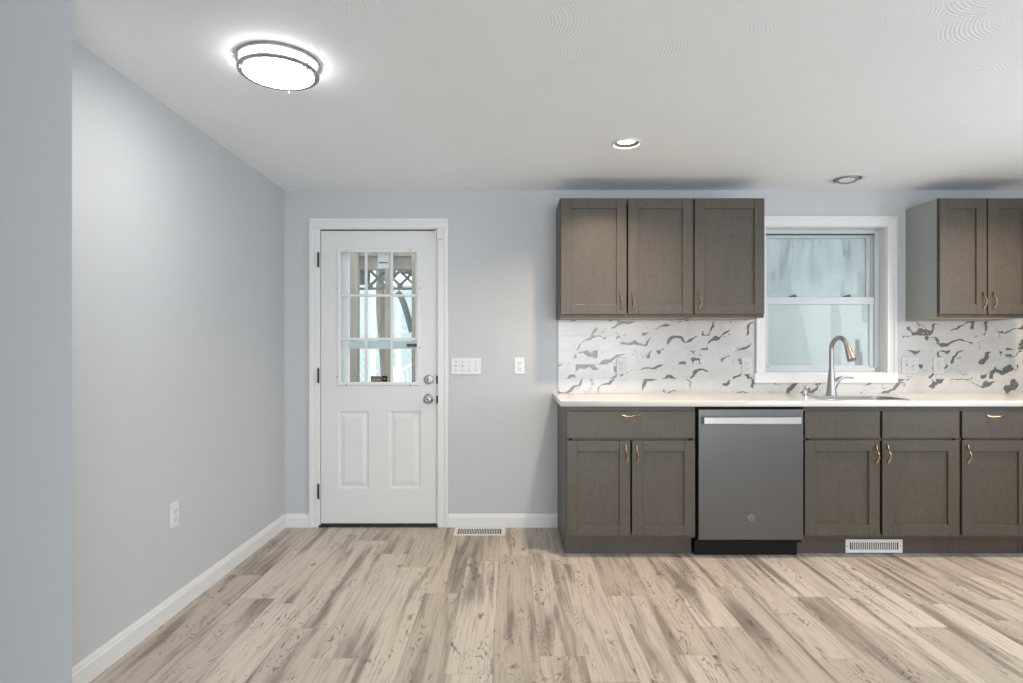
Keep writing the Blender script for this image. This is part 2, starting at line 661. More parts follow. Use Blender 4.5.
DECKM = m_wood('grey_deck_boards', (0.40, 0.39, 0.37), (0.55, 0.54, 0.52), (20, 1.5, 5))
AQUA = m_siding('pale_aqua_siding', (0.285, 0.315, 0.307), 0.13)
AQUA2 = m_siding('pale_blue_garage_siding', (0.58, 0.67, 0.68), 0.18)
ALU = plain('white_aluminium', (0.93, 0.94, 0.94), 0.4)
ALUB = plain('pale_blue_aluminium', (0.66, 0.77, 0.80), 0.4)
GROUND = plain('pale_concrete_ground', (0.52, 0.53, 0.52), 0.9, var=0.15, scale=3)
ROOFM = plain('grey_shingle', (0.14, 0.15, 0.15), 0.9, var=0.3, scale=25)
BARK = m_wood('tree_bark', (0.06, 0.05, 0.04), (0.20, 0.17, 0.135), (24, 24, 5))
PAPER = plain('white_tag_card', (0.94, 0.95, 0.94), 0.6)
STICK_BR = plain('brown_sticker_print', (0.12, 0.085, 0.045), 0.5, var=0.3, scale=90)
STICK_TX = plain('pale_sticker_print', (0.35, 0.30, 0.22), 0.5)

# ------------------------------------------------------------------ room shell
LX = XP(284.5, D)                                   # left wall plane
# door opening / window opening in the kitchen wall
DX0, DX1, DZ1 = XP(318.3, D), XP(438.8, D), ZP(227.6, D)
WX0, WX1, WZ0, WZ1 = 1.767, 2.615, 1.066, 2.085
TH = 0.14
ZT = H + 0.03

fl = MB().box(LEFT_X - 0.14, RIGHT_X + 0.14, REAR_Y - 0.14, D + TH, -0.06, 0.0).build('floor', FLOOR)
struct(fl)

# recessed lamp positions: the two in the picture, and the rest of their grid out of frame
def ceil_pt(px, py):
    y = F * (H - EYE) / (CY - py)
    return XP(px, y), y


DL = [ceil_pt(626.5, 143.0), (3.02, 3.12)]
GIM = ceil_pt(847, 178.7)
holes = [circle(x, y, 0.066) for x, y in DL] + [circle(GIM[0], GIM[1], 0.094)]
ce = plate_with_holes('ceiling', [(LEFT_X - 0.14, REAR_Y - 0.14), (RIGHT_X + 0.14, REAR_Y - 0.14), (RIGHT_X + 0.14, D + TH), (LEFT_X - 0.14, D + TH)],
                      holes, H, ZT, CEIL)
struct(ce)

w = MB()
y0, y1 = D, D + TH
w.box(LX - TH, DX0, y0, y1, 0, H)
w.box(DX0, DX1, y0, y1, DZ1, H)
w.box(DX1, WX0, y0, y1, 0, H)
w.box(WX0, WX1, y0, y1, WZ1, H)
w.box(WX0, WX1, y0, y1, 0, WZ0)
w.box(WX1, RIGHT_X + TH, y0, y1, 0, H)
struct(w.build('wall_back', WALL))
NY = 1.84
NX = XP(72.0, NY)
struct(MB().box(LX - TH, LX, 2.02, D, 0, H).build('wall_left', WALL))
struct(MB().prism([(NX, NY), (LX, NY + 0.20), (LX - TH, NY + 0.20), (LEFT_X, 1.42), (LEFT_X, 1.28)], 'z', 0, H).build('wall_near', WALL))
struct(MB().box(LEFT_X - TH, LEFT_X, REAR_Y, 1.42, 0, H).build('wall_side', WALL))
# rear wall and right wall, each with an opening for an added fill window
rw = MB()
RX0, RX1, RZ0, RZ1 = -0.55, 2.65, 0.55, 2.12
rw.box(LEFT_X - TH, RX0, REAR_Y - TH, REAR_Y, 0, H)
rw.box(RX1, RIGHT_X + TH, REAR_Y - TH, REAR_Y, 0, H)
rw.box(RX0, RX1, REAR_Y - TH, REAR_Y, 0, RZ0)
rw.box(RX0, RX1, REAR_Y - TH, REAR_Y, RZ1, H)
struct(rw.build('wall_rear', WALL))
ri = MB()
SY0, SY1, SZ0, SZ1 = 0.85, 2.65, 0.78, 2.12
ri.box(RIGHT_X, RIGHT_X + TH, REAR_Y, SY0, 0, H)
ri.box(RIGHT_X, RIGHT_X + TH, SY1, D, 0, H)
ri.box(RIGHT_X, RIGHT_X + TH, SY0, SY1, 0, SZ0)
ri.box(RIGHT_X, RIGHT_X + TH, SY0, SY1, SZ1, H)
struct(ri.build('wall_right', WALL))
struct(MB().box(LEFT_X, -0.60, -0.95, -0.83, 0, H).build('wall_light_blocker', WALL))  # added unseen wall, keeps rear daylight off the near left wall
for nm, horiz in (('fill_window_rear', True), ('fill_window_right', False)):  # unseen windows added to frame the fill area lights
    f = MB()
    if horiz:
        for a in (RX0, (2 * RX0 + RX1) / 3, (RX0 + 2 * RX1) / 3, RX1):
            f.box(a - 0.035, a + 0.035, REAR_Y - 0.06, REAR_Y + 0.02, RZ0, RZ1)
        f.box(RX0 - 0.035, RX1 + 0.035, REAR_Y - 0.06, REAR_Y + 0.02, RZ1, RZ1 + 0.06)
        f.box(RX0 - 0.035, RX1 + 0.035, REAR_Y - 0.06, REAR_Y + 0.02, RZ0 - 0.06, RZ0)
    else:
        for a in (SY0, (SY0 + SY1) / 2, SY1):
            f.box(RIGHT_X - 0.02, RIGHT_X + 0.06, a - 0.035, a + 0.035, SZ0, SZ1)
        f.box(RIGHT_X - 0.02, RIGHT_X + 0.06, SY0 - 0.035, SY1 + 0.035, SZ1, SZ1 + 0.06)
        f.box(RIGHT_X - 0.02, RIGHT_X + 0.06, SY0 - 0.035, SY1 + 0.035, SZ0 - 0.06, SZ0)
    struct(f.build(nm, WHITE))

# baseboards
BBH, BBT = 0.093, 0.014


def bb_profile(s):
    """(offset from wall, z) outline, s = direction sign out of the wall"""
    return [(0, 0), (s * BBT, 0), (s * BBT, BBH - 0.026), (s * (BBT - 0.003), BBH - 0.02), (s * (BBT - 0.004), BBH - 0.012), (s * 0.006, BBH), (0, BBH)]


b = MB().prism([(LX + o, z) for o, z in bb_profile(1)], 'y', 2.04, D)
struct(b.build('baseboard_left', WHITE))
CAS = 0.0695
CDX0, CDX1 = XP(309.0, D - 0.018), XP(448.2, D - 0.018)
b = MB()
b.prism([(D + o, z) for o, z in bb_profile(-1)], 'x', LX + BBT, CDX0)
struct(b.build('baseboard_back', WHITE))
BCX0 = 0.333
b = MB()
b.prism([(D + o, z) for o, z in bb_profile(-1)], 'x', CDX1, BCX0 + 0.001)
struct(b.build('baseboard_right', WHITE))

# ------------------------------------------------------------------ entry door
CDZ = ZP(218.2, D - 0.018)


def casing(mb, x0, x1, z0, z1, ix0, ix1, iz1, iz0=None, yb=D):
    """mitred-looking casing with a raised outer band"""
    def member(a0, a1, c0, c1, vert, outer_first):
        mb.box(a0, a1, yb - 0.013, yb, c0, c1, 0.0025)
        if vert:
            w3 = (a1 - a0) * 0.38
            if outer_first:
                mb.box(a0, a0 + w3, yb - 0.019, yb - 0.012, c0, c1, 0.003)
            else:
                mb.box(a1 - w3, a1, yb - 0.019, yb - 0.012, c0, c1, 0.003)
        else:
            w3 = (c1 - c0) * 0.38
            if outer_first:
                mb.box(a0, a1, yb - 0.0188, yb - 0.012, c0, c0 + w3, 0.003)
            else:
                mb.box(a0, a1, yb - 0.0188, yb - 0.012, c1 - w3, c1, 0.003)
    member(x0, ix0, z0, iz1, True, True)
    member(ix1, x1, z0, iz1, True, False)
    member(x0, x1, iz1, z1, False, False)
    if iz0 is not None:
        member(x0, x1, z0 - (iz1 * 0), iz0, False, True)
    return mb


c = MB()
casing(c, CDX0, CDX1, 0.0, CDZ, DX0 + 0.004, DX1 - 0.004, DZ1 - 0.004)
struct(c.build('trim_1', WHITE))
# jamb lining the opening with its stop
j = MB()
j.box(DX0, DX0 + 0.012, D - 0.004, D + TH, 0.012, DZ1)
j.box(DX1 - 0.012, DX1, D - 0.004, D + TH, 0.012, DZ1)
j.box(DX0 + 0.012, DX1 - 0.012, D - 0.004, D + TH, DZ1 - 0.012, DZ1)
j.box(DX0 + 0.012, DX0 + 0.026, D + 0.066, D + TH, 0.012, DZ1 - 0.012)
j.box(DX1 - 0.026, DX1 - 0.012, D + 0.066, D + TH, 0.012, DZ1 - 0.012)
j.box(DX0 + 0.026, DX1 - 0.026, D + 0.066, D + TH, DZ1 - 0.026, DZ1 - 0.012)
struct(j.build('trim_2', WHITE))
th = MB().box(DX0, DX1, D - 0.012, D + TH + 0.02, 0.0, 0.012, 0.003)
struct(th.build('trim_3', HINGE))

door = bpy.data.objects.new('door_1', None)
COL.objects.link(door)
struct(door, 'white entry door with nine small panes above two raised panels', 'door')
DY = D + 0.012                                     # room-side face of the slab
S0, S1 = DX0 + 0.0155, DX1 - 0.0155
SZ_0, SZ_1 = 0.022, DZ1 - 0.021
door.location = ((S0 + S1) / 2, DY, SZ_0)
ox, oy, oz = door.location
GX0, GX1 = XP(337.3, DY), XP(420.3, DY)            # lite frame outer
GZ0, GZ1 = ZP(385.5, DY), ZP(249.0, DY)
o0, o1, oz0, oz1 = GX0 + 0.012, GX1 - 0.012, GZ0 + 0.012, GZ1 - 0.012


def rel(mb):
    mb.bm.transform(Matrix.Translation((-ox, -oy, -oz)))
    return mb


P_L = (XP(338.4, DY), XP(369.0, DY))
P_R = (XP(389.2, DY), XP(420.8, DY))
PZ0, PZ1 = ZP(488.5, DY), ZP(411.0, DY)
s = MB()
YB = DY + 0.044
s.box(S0, o0, DY, YB, oz0, oz1)
s.box(o1, S1, DY, YB, oz0, oz1)
s.box(S0, S1, DY, YB, oz1, SZ_1)
s.box(S0, S1, DY, YB, PZ1, oz0)
s.box(S0, S1, DY, YB, SZ_0, PZ0)
s.box(S0, P_L[0], DY, YB, PZ0, PZ1)
s.box(P_L[1], P_R[0], DY, YB, PZ0, PZ1)
s.box(P_R[1], S1, DY, YB, PZ0, PZ1)
for a in (P_L, P_R):
    s.rect_rings(a[0], a[1], PZ0, PZ1, [(0, DY), (0.006, DY + 0.003), (0.014, DY + 0.0065), (0.020, DY + 0.0065), (0.046, DY + 0.001), (0.049, DY + 0.0008)])
    s.box(a[0], a[1], DY + 0.02, YB, PZ0, PZ1)
rel(s).build('slab', DOORW, door)
g = MB()
fy = DY - 0.009


def frame_rect(mb, x0, x1, z0, z1, w, ya, yb_, bev=0.003):
    mb.box(x0, x0 + w, ya, yb_, z0, z1, bev)
    mb.box(x1 - w, x1, ya, yb_, z0, z1, bev)
    mb.box(x0 + w * 0.6, x1 - w * 0.6, ya, yb_, z0, z0 + w, bev)
    mb.box(x0 + w * 0.6, x1 - w * 0.6, ya, yb_, z1 - w, z1, bev)


frame_rect(g, GX0, GX1, GZ0, GZ1, 0.024, fy, DY + 0.016, 0.005)
m0, m1, mz0, mz1 = GX0 + 0.02, GX1 - 0.02, GZ0 + 0.02, GZ1 - 0.02
for k in (1, 2):
    xm = m0 + (m1 - m0) * k / 3
    g.box(xm - 0.009, xm + 0.009, DY - 0.003, DY + 0.016, mz0, mz1, 0.004)
    zm = mz0 + (mz1 - mz0) * k / 3
    g.box(m0, m1, DY - 0.0032, DY + 0.0158, zm - 0.009, zm + 0.009, 0.004)
rel(g).build('lite_frame', WHITE, door)
sc_ = MB()
for px, py in ((346.9, 251), (410.3, 251), (337.6, 288.3), (419.8, 288.3), (419.8, 347.5), (337.6, 376.5), (346.6, 385.2), (410.2, 385.2)):
    sc_ = MB().lathe([(0.0, 0), (0.0042, 0.0), (0.0042, 0.004)], 10,
                     Matrix.Translation((XP(px, DY) - ox, fy - 0.001 - oy, ZP(py, DY) - oz)) @ Matrix.Rotation(-PI / 2, 4, 'X'))
    sc_.build('screw', HINGE, door)
rel(MB().box(m0 - 0.002, m1 + 0.002, DY + 0.020, DY + 0.026, mz0 - 0.002, mz1 + 0.002)).build('pane', GLASS, door)
# hinges on the left edge
for py in (260.5, 375.5, 490.5):
    zc = ZP(py, DY)
    hb = MB()
    xh = S0 - 0.009
    HY = D - 0.024
    for k in range(5):
        hb.lathe([(0, 0), (0.0062, 0), (0.0062, 0.0192), (0, 0.0192)], 12, Matrix.Translation((xh, HY, zc - 0.05 + k * 0.02)))
    hb.lathe([(0, 0), (0.004, 0), (0.003, 0.006), (0, 0.007)], 10, Matrix.Translation((xh, HY, zc + 0.05)))
    hb.box(xh - 0.002, xh + 0.003, HY, DY + 0.002, zc - 0.05, zc + 0.05)
    rel(hb).build('hinge', HINGE, door, smooth=True)
RY = Matrix.Rotation(PI / 2, 4, 'X')                 # lathe axis -> -y
# deadbolt and knob
kx, kz = XP(428.6, DY) - ox, ZP(379.6, DY) - oz
db = MB().lathe([(0, 0), (0.033, 0), (0.033, 0.006), (0.029, 0.010), (0.020, 0.011), (0.020, 0.013), (0, 0.013)], 36, RY)
bolt = db.build('deadbolt', NICKEL, door, (kx, 0, kz), smooth=True)
MB().box(-0.006, 0.006, -0.030, -0.012, -0.017, 0.017, 0.004).build('thumb_turn', CHROME, bolt)
kz2 = ZP(398.9, DY) - oz
kn = MB().lathe([(0, 0), (0.034, 0), (0.034, 0.005), (0.029, 0.011), (0.014, 0.015), (0.013, 0.03), (0.020, 0.037), (0.027, 0.046), (0.0285, 0.056), (0.025, 0.065), (0.015, 0.069), (0.008, 0.0685), (0, 0.066)], 36, RY)
kb = kn.build('door_knob', NICKEL, door, (kx, 0, kz2), smooth=True)
MB().box(-0.008, 0.008, -0.073, -0.064, -0.0025, 0.0025, 0.001).build('lock_button', HINGE, kb)
for py in (379.5, 399.3):
    rel(MB().box(DX1 - 0.0165, DX1 - 0.0065, D - 0.0065, D + 0.030, ZP(py, DY) - 0.028, ZP(py, DY) + 0.028, 0.001)).build('strike_plate', BLACK, door)
rel(MB().box(S0, S1, DY + 0.004, DY + 0.04, SZ_0 - 0.012, SZ_0)).build('door_sweep', DARKGAP, door)
# dark weatherstrip in the head gap
rel(MB().box(S0 - 0.002, S1 + 0.002, DY + 0.002, DY + 0.03, SZ_1 + 0.001, DZ1 - 0.0125)).build('weatherstrip', DARKGAP, door)

t = thing('contact_sensor', 'small white alarm contact sensor at the upper right corner of the door casing', 'sensor', (XP(440.0, D), D - 0.014, ZP(240, D)))
MB().box(-0.019, 0.019, -0.016, 0, 0, 0.078, 0.004).build('housing', PLATE, t)
MB().box(-0.034, -0.023, -0.012, 0.0, 0.015, 0.065, 0.002).build('magnet', PLATE, t)

# sticker on the door glass
t = thing('sticker', 'brown and black sticker on the bottom middle pane of the door', 'sticker', (XP(378.5, DY), DY + 0.0198, ZP(382, DY)))
MB().box(-0.058, 0.022, -0.001, 0, 0, 0.04).build('printed_panel', STICK_BR, t)
MB().box(0.022, 0.058, -0.001, 0, 0.002, 0.042).build('black_panel', BLACK, t)
q = MB()
for k in range(5):
    q.box(-0.05 + k * 0.013, -0.042 + k * 0.013, -0.0016, -0.0009, 0.008, 0.018 + 0.006 * (k % 2))
q.box(0.03, 0.05, -0.0016, -0.0009, 0.018, 0.024)
q.build('print', STICK_TX, t)

# ------------------------------------------------------------------ window over the sink
c = MB()
WOX0, WOX1, WOZ0, WOZ1 = 1.704, 2.678, ZP(383.0, D - 0.018), ZP(216.0, D - 0.018)
c.box(WOX0, WX0 + 0.003, D - 0.015, D, WZ0, WZ1 - 0.003, 0.003)
c.box(WOX0, WOX0 + 0.022, D - 0.021, D - 0.014, WZ0, WZ1 + 0.04, 0.003)
c.box(WX1 - 0.003, WOX1, D - 0.015, D, WZ0, WZ1 - 0.003, 0.003)
c.box(WOX1 - 0.022, WOX1, D - 0.021, D - 0.014, WZ0, WZ1 + 0.04, 0.003)
c.box(WOX0, WOX1, D - 0.0152, D, WZ1 - 0.003, WOZ1, 0.003)
c.box(WOX0, WOX1, D - 0.0212, D - 0.014, WOZ1 - 0.022, WOZ1, 0.003)
c.box(WOX0 - 0.014, WOX1 + 0.004, D - 0.022, D, WOZ0, WZ0 + 0.003, 0.003)
struct(c.build('trim_4', WHITE))
j = MB()
WD = D + 0.085
j.box(WX0, WX0 + 0.008, D, D + TH, WZ0, WZ1)
j.box(WX1 - 0.008, WX1, D, D + TH, WZ0, WZ1)
j.box(WX0 + 0.008, WX1 - 0.008, D, D + TH, WZ1 - 0.008, WZ1)
j.box(WX0 + 0.008, WX1 - 0.008, D, D + TH, WZ0, WZ0 + 0.008)
struct(j.build('trim_5', WHITE))
win = bpy.data.objects.new('window_1', None)
COL.objects.link(win)
win.location = ((WX0 + WX1) / 2, WD, WZ0 + 0.008)
struct(win, 'white vinyl double hung window over the sink', 'window')
wx, wy, wz = win.location


def relw(mb):
    mb.bm.transform(Matrix.Translation((-wx, -wy, -wz)))
    return mb


MZ0_ = 1.605
a0, a1, e0, e1 = WX0 + 0.008, WX1 - 0.008, WZ0 + 0.008, WZ1 - 0.008
f = MB()
frame_rect(f, a0, a1, e0, e1, 0.030, WD - 0.018, D + TH + 0.01, 0.003)
frame_rect(f, a0 + 0.022, a1 - 0.022, e0 + 0.012, e1 - 0.022, 0.014, WD + 0.02, D + TH + 0.008, 0.002)
relw(f).build('frame', VINYL, win)
shade_mb = MB().box(a0 + 0.03, a1 - 0.03, WD - 0.004, WD + 0.03, e1 - 0.0345, e1 - 0.0295)  # dark strips put in for the shadow line at head and right side
shade_mb.box(a1 - 0.0345, a1 - 0.0298, WD + 0.0285, WD + 0.034, MZ0_, e1 - 0.0345)
relw(shade_mb).build('shade_strip', DARKGAP, win)
MZ = 1.573
# upper sash (outer track)
u = MB()
frame_rect(u, a0 + 0.034, a1 - 0.034, MZ - 0.012, e1 - 0.022, 0.030, WD + 0.030, WD + 0.056, 0.004)
us = relw(u).build('upper_sash', VINYL, win)
relw(MB().box(a0 + 0.060, a1 - 0.060, WD + 0.041, WD + 0.046, MZ + 0.014, e1 - 0.05)).build('pane', GLASS_UP, us)
# lower sash (room side)
l = MB()
frame_rect(l, a0 + 0.024, a1 - 0.024, e0 + 0.010, MZ + 0.028, 0.034, WD + 0.000, WD + 0.028, 0.004)
l.box(a0 + 0.02, a1 - 0.02, WD - 0.004, WD + 0.028, MZ - 0.024, MZ + 0.029, 0.003)
ls = relw(l).build('lower_sash', VINYL, win)
relw(MB().box(a0 + 0.055, a1 - 0.055, WD + 0.012, WD + 0.017, e0 + 0.040, MZ - 0.022)).build('pane', GLASS_LO, ls)
for px in (793.5, 848.0):
    xk = XP(px, WD)
    k = MB().box(xk - 0.024, xk + 0.024, WD + 0.002, WD + 0.026, MZ + 0.029, MZ + 0.036, 0.002)
    k.prism([(xk - 0.02, MZ + 0.036), (xk + 0.022, MZ + 0.036), (xk + 0.024, MZ + 0.05), (xk + 0.008, MZ + 0.047)], 'y', WD + 0.006, WD + 0.02, 0.001)
    relw(k).build('sash_lock', HINGE, win)

# ------------------------------------------------------------------ cabinet pull (shared mesh)
def pull_mesh():
    mb = MB()
    L = 0.106
    n = 28
    pts, secs = [], []
    for i in range(n + 1):
        tt = i / n
        zz = (tt - 0.5) * L
        k = 1 - abs(2 * tt - 1)
        out = 0.004 + 0.022 * (k ** 0.85)
        lat = 0.0042 * math.sin(2 * PI * tt) + 0.002 * k
        pts.append((lat, -out, zz))
        thick = 0.0042 + 0.0032 * abs(math.cos(PI * tt)) ** 1.2
        secs.append((thick, thick * 0.62, PI * 0.75 * tt))
    mb.sweep(pts, secs, 12, up=Vector((0, -1, 0)))
    for sg in (-1, 1):
        mb.lathe([(0, 0), (0.0062, 0), (0.0058, 0.003), (0.0036, 0.006), (0, 0.0065)], 14, Matrix.Translation((0, 0, sg * L / 2 * 0.98)) @ RY)
    return mb


PULL = pull_mesh().build('handle', BRONZE, smooth=True)
PULL_DATA = PULL.data
bpy.data.objects.remove(PULL)


def pull(parent, x, y, z, horiz=False):
    o = bpy.data.objects.new('handle', PULL_DATA)
    COL.objects.link(o)
    o.parent = parent
    o.location = (x, y, z)
    if horiz:
        o.rotation_euler = (0, PI / 2, 0)
    o['label'] = 'champagne bronze twisted bow handle'
    return o


def shaker(mb, x0, x1, z0, z1, y0, rail=0.064, t=0.020):
    b_ = 0.0022
    mb.box(x0, x0 + rail, y0, y0 + t, z0, z1, b_)
    mb.box(x1 - rail, x1, y0, y0 + t, z0, z1, b_)
    mb.box(x0 + rail, x1 - rail, y0, y0 + t, z0, z0 + rail, b_)
    mb.box(x0 + rail, x1 - rail, y0, y0 + t, z1 - rail, z1, b_)
    mb.box(x0 + rail - 0.004, x1 - rail + 0.004, y0 + 0.012, y0 + t - 0.002, z0 + rail - 0.004, z1 - rail + 0.004)
    return mb


# ------------------------------------------------------------------ base cabinets
FY = D - 0.61
CT0, CT1 = 0.894, 0.928
KZ = 0.128
YD = FY - 0.021


def base_cabinet(label, x0, x1, fronts, skip_kick=False):
    w_ = x1 - x0
    t = thing('base_cabinet', label, 'cabinet', (x0, FY, 0), 'base cabinets under the countertop')
    body = MB()
    tk = 0.072
    side = [(0.0, KZ - 0.012), (0.0, CT0 - 0.002), (0.606, CT0 - 0.002), (0.606, 0.0), (tk, 0.0), (tk, KZ - 0.012)]
    body.prism(side, 'x', 0, 0.018)
    body.prism(side, 'x', w_ - 0.018, w_)
    body.box(0.018, w_ - 0.018, 0.02, 0.600, KZ - 0.012, KZ + 0.006)
    body.box(0.018, w_ - 0.018, 0.588, 0.600, KZ, CT0 - 0.002)
    body.box(0.018, w_ - 0.018, 0.0, 0.018, CT0 - 0.045, CT0 - 0.002)
    body.box(0.018, w_ - 0.018, 0.0, 0.018, 0.69, 0.72)
    body.box(0.018, w_ - 0.018, 0.0, 0.018, KZ - 0.012, KZ + 0.02)
    body.box(0.018, 0.036, 0.0, 0.018, KZ + 0.02, CT0 - 0.045)
    body.box(w_ - 0.036, w_ - 0.018, 0.0, 0.018, KZ + 0.02, CT0 - 0.045)
    body.build('carcass', CAB, t)
    kick = MB().box(0.018, w_ - 0.018, tk - 0.002, tk + 0.012, 0.0, KZ - 0.012)
    kick.build('toe_kick', CAB, t)
    for kind, a, c_, zb, zt, hp in fronts:
        a, c_ = a - x0, c_ - x0
        mb = MB()
        if kind == 'door':
            shaker(mb, a, c_, zb, zt, -0.021)
        else:
            mb.box(a, c_, -0.021, -0.001, zb, zt, 0.002)
        o = mb.build('drawer_front' if kind == 'panel' else kind, CAB, t)
        if hp:
            pull(o, hp[0] - x0, -0.021, hp[1], hp[2])
    return t


ZD0, ZD1 = ZP(438.3, YD), ZP(411.2, YD)      # drawer front
ZO0, ZO1 = ZP(535.8, YD), ZP(440.6, YD)      # door
HZ = ZP(454.0, YD)


def X(px):
    return XP(px, YD)


HD = ZP(415.5, YD)
base_cabinet('grey stained base cabinet at the left end with one drawer over two doors', BCX0, X(696.0),
             [('drawer', X(566.6), X(695.2), ZD0, ZD1, (X(630.8), HD, True)),
              ('door', X(566.6), X(630.3), ZO0, ZO1, (X(626.0), HZ, False)),
              ('door', X(632.0), X(695.2), ZO0, ZO1, (X(636.8), HZ, False))])
DWX0, DWX1 = X(696.8), X(804.3)
base_cabinet('grey stained double-door sink base cabinet right of the dishwasher with two false drawer fronts', X(804.5), X(960.6),
             [('panel', X(805.0), X(880.0), ZD0, ZD1, None),
              ('panel', X(882.6), X(959.4), ZD0, ZD1, None),
              ('door', X(805.0), X(880.0), ZO0, ZO1, (X(876.2), HZ, False)),
              ('door', X(882.6), X(959.4), ZO0, ZO1, (X(887.6), HZ, False))])
base_cabinet('narrow grey base cabinet at the right edge with a drawer over one door', X(960.8), X(1031.0),
             [('drawer', X(962.4), X(1030.0), ZD0, ZD1, (X(996.0), HD, True)),
              ('door', X(962.4), X(1030.0), ZO0, ZO1, (X(967.6), HZ, False))])

base_cabinet('grey two-door base cabinet at the far right end against the right wall', X(1031.6), RIGHT_X - 0.002,
             [('drawer', X(1033.0), RIGHT_X - 0.006, ZD0, ZD1, ((X(1033.0) + RIGHT_X) / 2, HD, True)),
              ('door', X(1033.0), (X(1033.0) + RIGHT_X) / 2 - 0.004, ZO0, ZO1, ((X(1033.0) + RIGHT_X) / 2 - 0.035, HZ, False)),
              ('door', (X(1033.0) + RIGHT_X) / 2, RIGHT_X - 0.006, ZO0, ZO1, ((X(1033.0) + RIGHT_X) / 2 + 0.031, HZ, False))])

# ------------------------------------------------------------------ dishwasher
DYF = FY - 0.026
t = thing('dishwasher', 'stainless steel dishwasher with bar handle and black kick plate between the base cabinets', 'dishwasher', (DWX0, FY, 0))
dw = DWX1 - DWX0
body = MB()
body.box(0.006, 0.022, 0.0, 0.57, 0.10, CT0 - 0.022)
body.box(dw - 0.022, dw - 0.006, 0.0, 0.57, 0.10, CT0 - 0.022)
body.box(0.022, dw - 0.022, 0.556, 0.57, 0.10, CT0 - 0.022)
body.box(0.006, dw - 0.006, 0.0, 0.57, CT0 - 0.022, CT0 - 0.008)
body.box(0.006, dw - 0.006, 0.0, 0.57, 0.088, 0.10)
for a in (0.05, dw - 0.05):
    for c_ in (0.08, 0.5):
        body.lathe([(0, 0), (0.014, 0), (0.014, 0.09), (0, 0.09)], 12, Matrix.Translation((a, c_, 0)))
body.build('tub', BLACK, t)
p0, p1 = XP(698.6, DYF) - DWX0, XP(803.4, DYF) - DWX0
pz0, pz1 = ZP(540.2, DYF), ZP(409.3, DYF)
door_p = MB()
door_p.box(p0, p1, -0.026, 0.0, pz0, pz1, 0.004, 3)
dp = door_p.build('door', STEEL, t)
h = MB()
hz0, hz1 = ZP(424.2, DYF - 0.03), ZP(417.2, DYF - 0.03)
hx0, hx1 = XP(703.6, DYF - 0.03) - DWX0, XP(800.8, DYF - 0.03) - DWX0
h.box(hx0, hx1, -0.068, -0.052, hz0, hz1, 0.004, 3)
for a in (hx0 + 0.004, hx1 - 0.022):
    h.box(a, a + 0.018, -0.056, -0.024, hz0 + 0.006, hz1 - 0.006, 0.002)
h.build('handle', STEEL_L, dp)['label'] = 'bright brushed steel bar handle'
bx, bz = XP(751.2, DYF) - DWX0, ZP(517.8, DYF)
bd = MB()
bd.sweep([(bx + 0.0175 * math.cos(2 * PI * i / 30), -0.0265, bz + 0.0175 * math.sin(2 * PI * i / 30)) for i in range(30)], (0.0011, 0.0009, 0), 6, closed=True)
for sg, cx_ in ((1, -0.006), (-1, 0.006)):
    bd.sweep([(bx + cx_ + 0.006 * math.cos(0.6 + i * 0.42) * (1 - i * 0.02), -0.0265, bz + sg * 0.001 + 0.0075 * math.sin(0.6 + i * 0.42)) for i in range(13)], (0.0009, 0.0008, 0), 6)
for a in range(4):
    th_ = a * PI / 2 + 0.6
    bd.sweep([(bx + r_ * math.cos(th_ + r_ * 60), -0.0265, bz + r_ * math.sin(th_ + r_ * 60)) for r_ in (0.011, 0.013, 0.0155, 0.0172)], (0.0008, 0.0007, 0), 6)
bd.build('badge', STEEL_L, dp)['label'] = 'round monogram badge'
MB().box(0.004, dw - 0.012, 0.040, 0.055, 0.0, 0.088, 0.003).build('kick_plate', BLACK, t)

# ------------------------------------------------------------------ countertop, sink, faucet
CYF = D - 0.645
SKX0, SKX1, SKY0, SKY1 = 1.905, 2.405, CYF + 0.050, D - 0.290
sink_hole = rrect(SKX0, SKX1, SKY0, SKY1, 0.09, 10)
ct = plate_with_holes('countertop', [(0.300, CYF), (RIGHT_X, CYF), (RIGHT_X, D), (0.300, D)], [sink_hole], CT0, CT1, QUARTZ, 0.003)
tag(ct, 'white quartz countertop running over the base cabinets and dishwasher', 'countertop')

t = thing('sink', 'rounded steel sink set into the white countertop under the window', 'sink', ((SKX0 + SKX1) / 2, (SKY0 + SKY1) / 2, CT0 - 0.2))
sx, sy, sz = t.location


def ring_mesh(rings, fill=True):
    bm = bmesh.new()
    prev = None
    for pts, z in rings:
        r = [bm.verts.new((p[0] - sx, p[1] - sy, z - sz)) for p in pts]
        if prev:
            n = len(r)
            for i in range(n):
                bm.faces.new((prev[i], prev[(i + 1) % n], r[(i + 1) % n], r[i]))
        prev = r
    if fill:
        bm.faces.new(prev)
    bmesh.ops.recalc_face_normals(bm, faces=bm.faces[:])
    mb = MB()
    mb.add(bm)
    return mb


def off(d):
    return rrect(SKX0 + d, SKX1 - d, SKY0 + d, SKY1 - d, 0.09 - min(d, 0.05), 10)


bas = ring_mesh([(off(-0.018), CT0 - 0.004), (off(0.003), CT0 - 0.004), (off(0.004), CT0 - 0.02), (off(0.014), CT0 - 0.16), (off(0.024), CT0 - 0.185), (off(0.05), CT0 - 0.192)])
bo = bas.build('basin', STEEL_L, t, smooth=True)
MB().lathe([(0, 0), (0.042, 0), (0.045, 0.004), (0.038, 0.006), (0.03, 0.002), (0, 0.002)], 24, Matrix.Translation((0, 0.02, 0.0085))).build('drain', CHROME, t, smooth=True)
rim = ring_mesh([(off(-0.016), CT1 + 0.0002), (off(-0.014), CT1 + 0.0035), (off(-0.004), CT1 + 0.004), (off(0.004), CT1 + 0.001), (off(0.004), CT0 - 0.004)], False)
rim.build('rim', STEEL_L, t, smooth=True)

